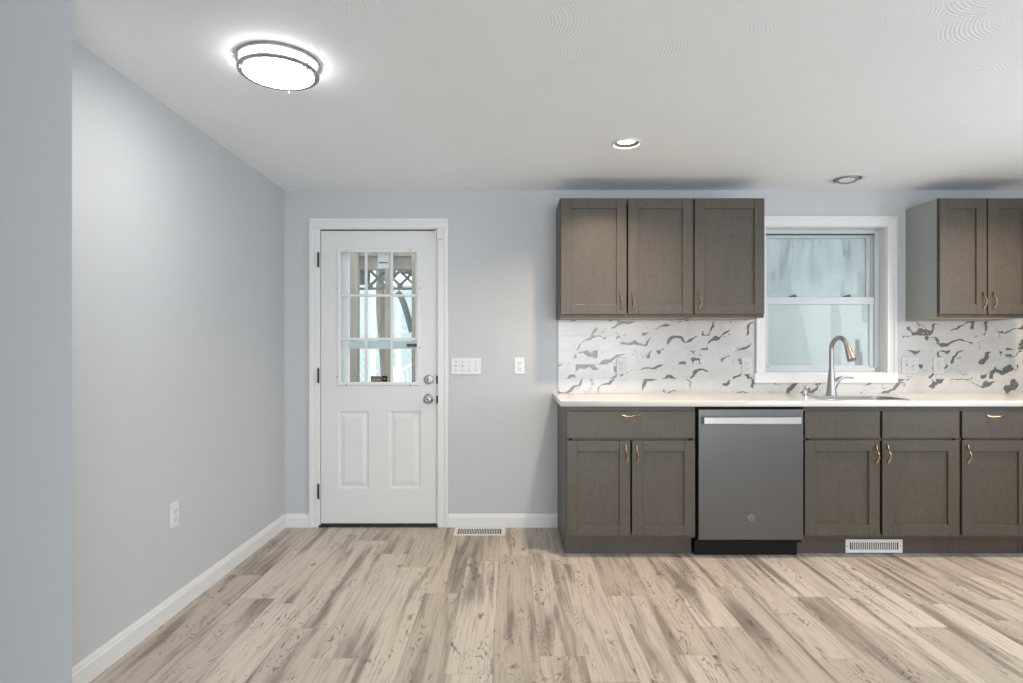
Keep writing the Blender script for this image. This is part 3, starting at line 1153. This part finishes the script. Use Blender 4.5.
# faucet
fy_ = 598.6 * (EYE - CT1) / (395.6 - CY)
fx_ = XP(831.4, fy_)
t = thing('faucet', 'brushed nickel pull-down kitchen faucet behind the sink', 'faucet', (fx_, fy_, CT1))
MB().lathe([(0, 0), (0.034, 0), (0.034, 0.004), (0.031, 0.02), (0.026, 0.07), (0.0225, 0.115), (0.0185, 0.150), (0.0165, 0.175), (0, 0.175)], 32).build('base', NICKEL, t, smooth=True)
NZ, R_ = 0.298, 0.079
arc = [(0, 0, 0.16), (0, 0, 0.22), (0, 0, 0.26)]
dirx, diry = 0.10, -0.995
for i in range(0, 19):
    a = PI - PI * 0.87 * i / 18
    rr = R_ + R_ * math.cos(a)
    arc.append((dirx * rr, diry * rr, NZ + R_ * math.sin(a)))
MB().sweep(arc, (0.0145, 0.0145, 0), 20).build('neck', NICKEL, t, smooth=True)
ex, ey, ez = arc[-1]
tang = (Vector(arc[-1]) - Vector(arc[-2])).normalized()
hd = MB().lathe([(0, -0.006), (0.0150, -0.006), (0.0165, 0.004), (0.0185, 0.03), (0.0235, 0.068), (0.0275, 0.098), (0.0265, 0.105), (0, 0.105)], 24,
                Matrix.Translation((ex, ey, ez)) @ tang.to_track_quat('Z', 'X').to_matrix().to_4x4())
hd.build('spray_head', NICKEL, t, smooth=True)
lv = MB().sweep([(0.012, -0.008, 0.055), (0.024, -0.012, 0.088), (0.045, -0.014, 0.112), (0.075, -0.014, 0.122), (0.105, -0.014, 0.121), (0.128, -0.014, 0.119)],
                [(0.021, 0.018, 0), (0.020, 0.017, 0), (0.0165, 0.014, 0), (0.0105, 0.009, 0), (0.0085, 0.0075, 0), (0.009, 0.008, 0)], 14)
lv.lathe([(0, -0.008), (0.007, -0.006), (0.0088, 0), (0.007, 0.006), (0, 0.008)], 14, Matrix.Translation((0.130, -0.014, 0.119)))
lv.build('lever', NICKEL, t, smooth=True)

t = thing('soap_dispenser', 'small chrome soap dispenser at the left rear of the sink', 'dispenser', (XP(805.4, fy_), fy_, CT1))
MB().lathe([(0, 0), (0.023, 0), (0.023, 0.005), (0.016, 0.010), (0.0135, 0.012), (0.0135, 0.034), (0, 0.034)], 24).build('base', CHROME, t, smooth=True)
hd = MB().lathe([(0, 0.032), (0.0165, 0.032), (0.018, 0.040), (0.0175, 0.060), (0.012, 0.066), (0, 0.067)], 24)
hd.sweep([(0, 0, 0.054), (-0.012, -0.025, 0.057), (-0.02, -0.045, 0.053), (-0.023, -0.052, 0.043)], (0.0065, 0.0065, 0), 12)
hd.build('pump_head', CHROME, t, smooth=True)

# ------------------------------------------------------------------ backsplash
bs = MB()
BST = 1.434
bs.box(0.338, WOX0 - 0.0145, D - 0.010, D - 0.0006, CT1, BST)
bs.box(WOX1 + 0.0045, RIGHT_X - 0.001, D - 0.010, D - 0.0006, CT1, ZP(321, D - 0.01))
bs.box(WOX0 - 0.0145, WOX1 + 0.0045, D - 0.010, D - 0.0006, CT1, WOZ0)
o = bs.build('backsplash', TILE)
tag(o, 'white marble-look tile backsplash with grey veins above the countertop', 'backsplash')

# ------------------------------------------------------------------ wall cabinets
UY = D - 0.305
UYD = UY - 0.021


def U(px):
    return XP(px, UYD)


UZ0, UZ1 = ZP(317.6, UY), ZP(197.4, UYD)
UD0, UD1 = ZP(314.2, UYD), ZP(198.4, UYD)
UH = ZP(300.3, UYD)


def wall_cabinet(label, x0, x1, doors):
    w_ = x1 - x0
    t = thing('wall_cabinet', label, 'cabinet', (x0, UY, UZ0), 'wall cabinets')
    h_ = UZ1 - UZ0
    b_ = MB()
    b_.box(0, 0.016, 0, 0.303, 0, h_)
    b_.box(w_ - 0.016, w_, 0, 0.303, 0, h_)
    b_.box(0.016, w_ - 0.016, 0, 0.303, h_ - 0.016, h_)
    b_.box(0.016, w_ - 0.016, 0.291, 0.303, 0.014, h_ - 0.016)
    b_.box(0.016, w_ - 0.016, 0.0, 0.019, 0.0, 0.035)
    b_.box(0.016, w_ - 0.016, 0.0, 0.019, h_ - 0.04, h_ - 0.016)
    b_.box(0.016, 0.036, 0.0, 0.019, 0.035, h_ - 0.04)
    b_.box(w_ - 0.036, w_ - 0.016, 0.0, 0.019, 0.035, h_ - 0.04)
    b_.build('carcass', CAB, t)
    MB().box(0.016, w_ - 0.016, 0.019, 0.303, 0.002, 0.014).build('bottom_panel', BIRCH, t)['label'] = 'raw tan underside panel'
    for a, c_, hx in doors:
        o = shaker(MB(), a - x0, c_ - x0, UD0 - UZ0, UD1 - UZ0, -0.021).build('door', CAB, t)
        pull(o, hx - x0, -0.021, UH - UZ0)
    return t


UXL = XP(559.8, UY)
wall_cabinet('grey stained two-door wall cabinet left of the window, nearer the entry door', UXL, U(693.4),
             [(U(560.8), U(626.6), U(620.6)), (U(628.2), U(692.6), U(632.4))])
wall_cabinet('grey stained single-door wall cabinet directly left of the window', U(693.5), U(765.2),
             [(U(694.8), U(764.6), U(699.4))])
UXR = XP(937.3, UY)
END = plain('window_lit_cabinet_side', (0.31, 0.325, 0.30), 0.38, 0, 0.5, 0.05, 12)  # cabinet side coloured lighter to carry reflected window light
wc = wall_cabinet('grey stained two-door wall cabinet right of the window, cut by the frame', UXR, UXR + 0.61,
             [(U(940.0), U(986.8), U(983.3)), (U(988.2), UXR + 0.605, U(993.3))])
MB().box(-0.003, 0.0, 0.004, 0.303, 0.0, UZ1 - UZ0, 0.001).build('lit_side_skin', END, wc)['label'] = 'cabinet side skin with window light painted in as lighter grey-green'

# ------------------------------------------------------------------ outlets and switches
def duplex(label, loc, rot=0.0, group=None, mat=PLATE):
    t = thing('wall_outlet', label, 'outlet', loc, group)
    t.rotation_euler = (0, 0, rot)
    MB().box(-0.036, 0.036, -0.006, 0, -0.058, 0.058, 0.004).build('plate', mat, t)
    for s_ in (-1, 1):
        z_ = s_ * 0.0195
        r = MB().box(-0.0165, 0.0165, -0.0085, -0.004, z_ - 0.0135, z_ + 0.0135, 0.004)
        ro = r.build('receptacle', mat, t)
        sl = MB().box(-0.0085, -0.006, -0.0089, -0.008, z_ - 0.003, z_ + 0.006)
        sl.box(0.006, 0.0085, -0.0089, -0.008, z_ - 0.003, z_ + 0.005)
        sl.lathe([(0, 0), (0.0024, 0), (0.0024, 0.0009), (0, 0.0009)], 10, Matrix.Translation((0, -0.008, z_ - 0.008)) @ RY)
        sl.build('slots', DARKGAP, ro)
    MB().lathe([(0, 0), (0.0032, 0), (0.002, 0.0012), (0, 0.0014)], 10, Matrix.Translation((0, -0.006, 0)) @ RY).build('screw', NICKEL, t)
    return t


def toggles(name, label, loc, n, mat=PLATE):
    t = thing(name, label, 'light switch', loc)
    w_ = 0.070 + 0.046 * (n - 1)
    MB().box(-w_ / 2, w_ / 2, -0.006, 0, -0.058, 0.058, 0.004).build('plate', mat, t)
    for k in range(n):
        x_ = (k - (n - 1) / 2) * 0.046
        tg = MB().box(x_ - 0.0052, x_ + 0.0052, -0.0072, -0.005, -0.012, 0.012, 0.001)
        up = 1 if k < n / 2 else -1
        tg.prism([(-0.006, -0.006), (-0.006, 0.006), (-0.019, up * 0.013 + 0.0025), (-0.019, up * 0.013 - 0.0025)], 'x', x_ - 0.004, x_ + 0.004)
        tg.build('toggle', mat, t)
        for s_ in (-1, 1):
            MB().lathe([(0, 0), (0.0034, 0), (0.002, 0.0012), (0, 0.0014)], 10, Matrix.Translation((x_, -0.006, s_ * 0.030)) @ RY).build('screw', HINGE, t)
    return t


YT = D - 0.010
toggles('switch_plate', 'white four-switch wall plate beside the entry door', (XP(466, D), D, ZP(366.2, D)), 4)
duplex('white outlet on the grey wall between the switch plate and backsplash', (XP(519.4, D), D, ZP(365.7, D)))
yo = (CX - 173.5)
duplex('white outlet low on the left wall above the baseboard', (LX, -LX * F / yo, ZP(514.5, -LX * F / yo)), PI / 2)
duplex('white outlet on the tile backsplash under the two-door wall cabinet left of window', (XP(621.5, YT), YT, ZP(365.8, YT)), mat=PLATE_T)
duplex('white outlet on the tile backsplash just left of the window casing', (XP(746.8, YT), YT, ZP(365.8, YT)), mat=PLATE_T)
toggles('switch_plate', 'white two-switch plate on the tile just right of the window', (XP(909.6, YT), YT, ZP(365.3, YT)), 2, PLATE_T)
duplex('white outlet on the tile backsplash right of the two-switch plate', (XP(938.2, YT), YT, ZP(365.5, YT)), mat=PLATE_T)


# ------------------------------------------------------------------ registers
def register(t, w_, h_, nslot):
    """grille in the local xz plane facing -y, origin at the lower left corner of its back"""
    g = MB()
    bx_, bz_ = 0.026, 0.019
    g.box(0, w_, -0.005, 0, 0, bz_, 0.002)
    g.box(0, w_, -0.005, 0, h_ - bz_, h_, 0.002)
    g.box(0, bx_, -0.005, 0, bz_ * 0.7, h_ - bz_ * 0.7, 0.002)
    g.box(w_ - bx_, w_, -0.005, 0, bz_ * 0.7, h_ - bz_ * 0.7, 0.002)
    p = (w_ - 2 * bx_) / nslot
    for k in range(1, nslot):
        g.box(bx_ + k * p - p * 0.2, bx_ + k * p + p * 0.2, -0.004, -0.001, bz_ * 0.8, h_ - bz_ * 0.8)
    g.build('grille', VENT, t)
    MB().box(bx_ * 0.6, w_ - bx_ * 0.6, -0.0009, -0.0001, bz_ * 0.6, h_ - bz_ * 0.6).build('damper', VENTD, t)['label'] = 'dark opening behind the bars'
    for x_ in (bx_ * 0.45, w_ - bx_ * 0.45):
        MB().lathe([(0, 0), (0.0035, 0), (0.002, 0.001), (0, 0.0012)], 10, Matrix.Translation((x_, -0.005, h_ / 2)) @ RY).build('screw', HINGE, t)


yk = FY + 0.070
kx0, kx1 = XP(845.2, yk), XP(902.2, yk)
t = thing('kick_register', 'white slotted heating register set in the dark toe kick under the sink cabinet', 'vent', (kx0, yk, 0.004))
register(t, kx1 - kx0, ZP(539.2, yk) - 0.004, 26)
yv0 = F * EYE / (535.6 - CY)
yv1 = F * EYE / (528.2 - CY)
vx0, vx1 = XP(453.0, yv0), XP(505.0, yv0)
t = thing('floor_register', 'white slotted register lying on the wood floor right of the entry door', 'vent', (vx0, yv0, 0.0))
t.rotation_euler = (-PI / 2, 0, 0)
# lying flat: local -y becomes up, local z becomes the depth
register(t, vx1 - vx0, yv1 - yv0, 26)

# ------------------------------------------------------------------ ceiling lamps
# flush mount
hl = H - 0.068
fyc = 2.27
fxc = XP(279.0, fyc) * 1.0
t = thing('flush_ceiling_lamp', 'lit round flush ceiling lamp with two metal rings near the left wall', 'ceiling lamp', (-0.886, 2.300, H))
RU = 0.152
MB().lathe([(RU - 0.010, 0), (RU, 0), (RU + 0.001, -0.008), (RU, -0.014), (RU - 0.010, -0.014)], 64).build('upper_ring', NICKEL, t, smooth=True)
RL = 0.149
lr = MB().lathe([(RL - 0.021, -0.046), (RL - 0.020, -0.051), (RL - 0.007, -0.053), (RL, -0.048), (RL, -0.040), (RL - 0.007, -0.037), (RL - 0.021, -0.044)], 64, cap=False)
lr.build('lower_ring', NICKEL, t, smooth=True)
MB().lathe([(RU - 0.014, -0.002), (RU - 0.014, -0.030), (RL - 0.024, -0.0455)], 64, cap=False).build('diffuser', DIFFUSER, t, smooth=True)
MB().lathe([(RL - 0.0215, -0.047), (RL - 0.024, -0.053), (0.09, -0.060), (0.045, -0.063), (0, -0.064)], 64, cap=False).build('lens', LENS_FL, t, smooth=True)
for a in (215, 335, 95):
    ar = math.radians(a)
    rr = RU - 0.006
    MB().box(-0.0025, 0.0025, -0.0025, 0.0025, -0.042, -0.010).build('post', NICKEL, t, (rr * math.cos(ar), rr * math.sin(ar), 0))
for a in (95, 215, 335):
    ar = math.radians(a)
    MB().lathe([(0, -0.006), (0.0035, -0.005), (0.0045, 0), (0.003, 0.005), (0, 0.006)], 12).build('knob', NICKEL, t, ((RL - 0.007) * math.cos(ar), (RL - 0.007) * math.sin(ar), -0.057), smooth=True)


def downlight(x, y, label):
    t = thing('recessed_lamp', label, 'recessed light', (x, y, H), 'recessed ceiling lamps')
    MB().lathe([(0.0648, 0.0), (0.066, -0.0025), (0.070, -0.0085), (0.074, -0.0095), (0.079, -0.005), (0.080, -0.0002), (0.0668, -0.0002), (0.0655, 0.004)], 48, cap=False).build('trim_ring', PLATE, t, smooth=True)
    MB().lathe([(0.0650, -0.001), (0.0640, 0.0), (0.0495, 0.0095), (0.0495, 0.02), (0.062, 0.02), (0.0648, 0.006)], 48, cap=False).build('baffle', BAFFLE, t, smooth=True)
    MB().lathe([(0, 0.0075), (0.0485, 0.0080), (0.0485, 0.019), (0, 0.019)], 40).build('lens', LENS, t)
    lt = area_light('recessed_lamp_light', (0, 0, 0.0068), (0, 0, 0), 0.09, 0.09, LAMP_POWER, LAMP_WARM, math.radians(138), 'DISK')
    lt.parent = t
    return t


downlight(DL[0][0], DL[0][1], 'lit recessed ceiling lamp above the floor in front of the left wall cabinets')
downlight(DL[1][0], DL[1][1], 'lit recessed ceiling lamp in front of the right wall cabinet')

t = thing('gimbal_lamp', 'unlit recessed gimbal lamp in the ceiling above the sink window', 'recessed light', (GIM[0], GIM[1], H))
MB().lathe([(0.084, 0.004), (0.085, -0.004), (0.098, -0.006), (0.106, -0.003), (0.1065, -0.0002), (0.0945, -0.0002), (0.0935, 0.004)], 56, cap=False).build('trim_ring', PLATE, t, smooth=True)
MB().lathe([(0.0845, 0.0), (0.083, 0.05), (0.0, 0.05), (0.0, 0.055), (0.0925, 0.055), (0.0925, 0.0)], 48, cap=False).build('housing', PLATE, t, smooth=True)
eye = MB().lathe([(0.048, -0.008), (0.052, -0.012), (0.060, -0.012), (0.067, -0.004), (0.069, 0.010), (0.052, 0.010), (0.048, 0.004)], 48, cap=False)
eo = eye.build('eyeball_ring', GREYM, t, (0, 0, -0.001), (math.radians(-5), math.radians(4), 0), smooth=True)
MB().lathe([(0, -0.008), (0.046, -0.008), (0.046, -0.003), (0, -0.003)], 40).build('lens', LENS_OFF, eo)

# ------------------------------------------------------------------ outside
gr = MB().box(-14, 16, D + TH + 0.02, 26, -0.55, -0.45).build('ground', GROUND)
struct(gr, 'pale ground outside', 'ground')
dk = MB()
for k in range(16):
    ya = D + TH + 0.03 + k * 0.115
    dk.box(-3.2, 0.5, ya, ya + 0.109, -0.07, -0.035)
for x_ in (-3.0, -1.2, 0.3):
    dk.box(x_, x_ + 0.09, D + TH + 0.05, D + TH + 1.85, -0.45, -0.07)
tag(dk.build('porch_deck', DECKM), 'grey board porch deck outside the entry door', 'deck')

SY = D + TH + 0.075
t = thing('storm_door', 'white aluminium storm door outside the entry door glass', 'storm door', (XP(378, SY), SY, 0.0))
ax0, ax1 = -0.46, 0.36
f = MB()
xs = XP(349.4, SY) - XP(378, SY)
f.box(ax0, xs, -0.016, 0.016, 0, 2.08, 0.003)
f.box(0.275, ax1, -0.016, 0.016, 0, 2.08, 0.003)
f.box(xs, 0.275, -0.016, 0.016, 1.955, 2.08, 0.003)
f.box(xs, 0.275, -0.016, 0.016, 0, 0.3, 0.003)
f.build('frame', ALU, t)
cb = MB()
zc0, zc1 = ZP(348.8, SY), ZP(340.8, SY)
cb.box(xs, 0.275, -0.02, 0.02, zc0, zc1, 0.004)
cb.box(xs, 0.275, -0.024, -0.018, zc0 + 0.02, zc0 + 0.028)
cb.build('crossbar', ALUB, t)
hl_ = MB().box(0.215, 0.30, -0.05, -0.02, zc0 + 0.015, zc0 + 0.035, 0.005)
hl_.build('latch', HINGE, t)
MB().box(xs - 0.005, 0.28, -0.003, 0.001, zc1 - 0.005, 1.96).build('pane', GLASS, t)
t = thing('paper_tag', 'white paper tag with a dark line behind the top middle door pane', 'tag', (XP(383.2, SY - 0.01), SY - 0.0045, ZP(268.5, SY)))
MB().box(-0.042, 0.042, -0.001, 0, 0, 0.155).build('card', PAPER, t)
MB().box(-0.034, 0.034, -0.0016, -0.0009, 0.037, 0.045).build('printed_line', DARKGAP, t)

PY = 5.55
for px, w_, lab in ((354.2, 0.085, 'weathered wooden porch post behind the left door panes'),
                    (388.3, 0.055, 'slim weathered porch post behind the middle door panes'),
                    (415.3, 0.060, 'weathered porch post behind the right edge of the door glass')):
    x_ = XP(px, PY)
    o = MB().box(-w_ / 2, w_ / 2, -w_ / 2, w_ / 2, 0, 2.62, 0.006).box(-w_ / 2 - 0.012, w_ / 2 + 0.012, -w_ / 2 - 0.012, w_ / 2 + 0.012, 0, 0.12, 0.004).build('porch_post', POSTW, loc=(x_, PY, -0.035))
    tag(o, lab, 'post', 'porch posts')
bm_ = MB()
zb0, zb1 = ZP(270, PY + 0.1), ZP(252, PY + 0.1)
bm_.box(-2.6, 0.2, PY + 0.06, PY + 0.15, zb0, zb1, 0.004)
bm_.box(-2.6, 0.2, PY + 0.02, PY + 0.06, zb1 - 0.05, zb1 + 0.02, 0.004)
tag(bm_.build('porch_beam', POSTW), 'weathered porch roof beam above the dark lattice', 'beam')
br = MB()
bp = []
for i in range(9):
    k = i / 8
    bp.append((XP(397 + 14.5 * k, PY), PY + 0.02, ZP(292 + 40 * k ** 1.5, PY)))
br.sweep(bp, (0.03, 0.028, 0), 8)
tag(br.build('porch_brace', DARKW), 'dark curved brace against the right porch post, behind the door glass', 'brace')
lt = MB()
LY = PY + 0.20
lz0, lz1 = ZP(287.5, LY), ZP(268.5, LY)
lt.box(-2.6, 0.2, LY - 0.012, LY + 0.022, lz0 - 0.022, lz0)
lt.box(-2.6, 0.2, LY - 0.012, LY + 0.022, lz1, lz1 + 0.022)
hh = lz1 - lz0
k = -2.6 - hh
while k < 0.2:
    for sgn in (1, -1):
        ln = hh * math.sqrt(2)
        rot = Matrix.Translation((k + hh / 2, LY + (0.0 if sgn > 0 else 0.010), (lz0 + lz1) / 2)) @ Matrix.Rotation(sgn * PI / 4, 4, 'Y')
        lt.box(-ln / 2, ln / 2, -0.004, 0.004, -0.013, 0.013, rot=rot)
    k += hh * 0.78
tag(lt.build('lattice_panel', DARKW), 'dark diamond lattice valance hanging under the porch beam', 'lattice')

for px, yy, lab in ((373.2, 6.3, 'white porch column behind the top middle door pane'), (398.8, 6.3, 'white porch column behind the top right door pane')):
    o = MB().box(-0.026, 0.026, -0.026, 0.026, 0, 3.0, 0.005).box(-0.04, 0.04, -0.04, 0.04, 0, 0.1, 0.004).build('porch_column', ALU, loc=(XP(px, yy), yy, -0.45))
    tag(o, lab, 'column', 'white porch columns')

# stair railing with pickets beyond the porch
RYY = 6.9
t = thing('stair_railing', 'white stair railing with pickets beyond the lower right door pane', 'railing', (XP(398, RYY), RYY, -0.45))
rx, rz = t.location.x, -0.45
pA = (0.0, ZP(372.5, RYY) - rz)
pB = (XP(420, RYY) - rx, ZP(359, RYY) - rz)
MB().prism([(pA[0], pA[1] - 0.02), (pB[0], pB[1] - 0.02), (pB[0], pB[1] + 0.02), (pA[0], pA[1] + 0.02)], 'y', -0.03, 0.03).build('handrail', ALU, t)
MB().box(-0.075, 0.0, -0.04, 0.04, 0, pA[1] + 0.06, 0.005).build('newel', ALU, t)
for k in range(6):
    x_ = 0.05 + k * 0.05
    MB().box(x_, x_ + 0.022, -0.012, 0.012, 0.06, pA[1] + (pB[1] - pA[1]) * x_ / pB[0] - 0.02).build('picket', ALU, t)

# pale garage with a dark roof, seen through the door
t = thing('garage', 'pale blue garage with dark sloping roof seen through the door glass', 'garage', (-1.6, 9.5, -0.45))
MB().box(-2.6, 1.15, 0, 3.0, 0, 2.72).build('wall', AQUA2, t)
rf = MB().prism([(-2.9, 2.62), (-0.6, 3.45), (1.5, 2.62), (1.5, 2.49), (-0.6, 3.3), (-2.9, 2.49)], 'y', -0.3, 3.2)
rf.build('roof', ROOFM, t)
MB().box(-0.2, 0.9, -0.04, 0.0, 0.05, 1.0).build('garage_door', ALU, t)

# tree beyond the porch
def tree(x, y, h_, label):
    t = thing('tree', label, 'tree', (x, y, -0.45))
    tr = MB()
    pts, secs = [], []
    for i in range(14):
        k = i / 13
        pts.append((0.05 * math.sin(k * 7), 0.04 * math.cos(k * 5), h_ * k))
        r_ = 0.10 * (1 - 0.6 * k)
        secs.append((r_, r_ * 0.9, 0))
    tr.sweep(pts, secs, 10)
    random.seed(int(x * 100))
    for i in range(11):
        z_ = h_ * (0.62 + 0.033 * i)
        a = random.uniform(0, 2 * PI)
        L_ = random.uniform(0.5, 1.1)
        tr.sweep([(0.03 * math.sin(i) + L_ * s_ * math.cos(a), L_ * s_ * math.sin(a), z_ + 0.55 * L_ * s_ ** 1.3) for s_ in (0, 0.3, 0.6, 1.0)], [(0.03, 0.03, 0), (0.02, 0.02, 0), (0.013, 0.013, 0), (0.005, 0.005, 0)], 6)
    tr.build('trunk', BARK, t, smooth=True)
    return t


tree(XP(383.5, 7.8), 7.8, 4.2, 'bare grey tree trunk behind the middle door pane')

# chain fence panel
t = thing('wire_fence', 'pale diamond wire fence behind the left door panes', 'fence', (-2.9, 8.6, -0.45))
MB().box(0, 3.6, -0.02, 0.02, 1.93, 1.97).build('top_rail', ALUB, t)
for k in range(3):
    MB().lathe([(0, 0), (0.03, 0), (0.03, 2.0), (0.0, 2.03)], 12, Matrix.Translation((k * 1.8, 0.03, 0))).build('post', ALUB, t)
wm = MB()
n_ = 38
for k in range(-20, n_):
    for sgn in (1, -1):
        xa = k * 0.1
        za, zb_ = 0.05, 1.93
        xb = xa + (zb_ - za) * 0.9 * sgn
        # clip to the panel
        pa, pb = [xa, za], [xb, zb_]
        if sgn < 0:
            pa[0] += 1.9
            pb[0] += 1.9
        for p, qv in ((pa, pb), (pb, pa)):
            for lim, up_ in ((0.0, False), (3.6, True)):
                if (p[0] > lim) == up_ and (qv[0] > lim) != up_:
                    s_ = (lim - qv[0]) / (p[0] - qv[0])
                    p[1] = qv[1] + (p[1] - qv[1]) * s_
                    p[0] = lim
        if 0 <= pa[0] <= 3.6 and 0 <= pb[0] <= 3.6:
            wm.sweep([(pa[0], 0, pa[1]), (pb[0], 0, pb[1])], (0.006, 0.006, 0), 4)
wm.build('mesh', ALUB, t)

# neighbouring house close behind the sink window
t = thing('neighbour_house', 'pale aqua house siding filling the view outside the sink window', 'house', (3.4, 6.9, -0.45))
MB().box(-2.6, 3.4, 0, 3.0, 0, 6.0).build('wall', AQUA, t)
MB().box(-2.68, -2.6, -0.03, 0.05, 0, 6.0).build('corner_board', ALU, t)
wpy = 5.4
o = MB().box(-0.014, 0.014, -0.016, 0.016, 0, 1.775, 0.003).box(0.014, 0.040, -0.014, 0.014, 0.9, 1.66, 0.003).build('wooden_stake', STAKE, loc=(XP(857.5, wpy), wpy, -0.45))
tag(o, 'thin brown wooden stake outside the lower right of the sink window', 'stake')
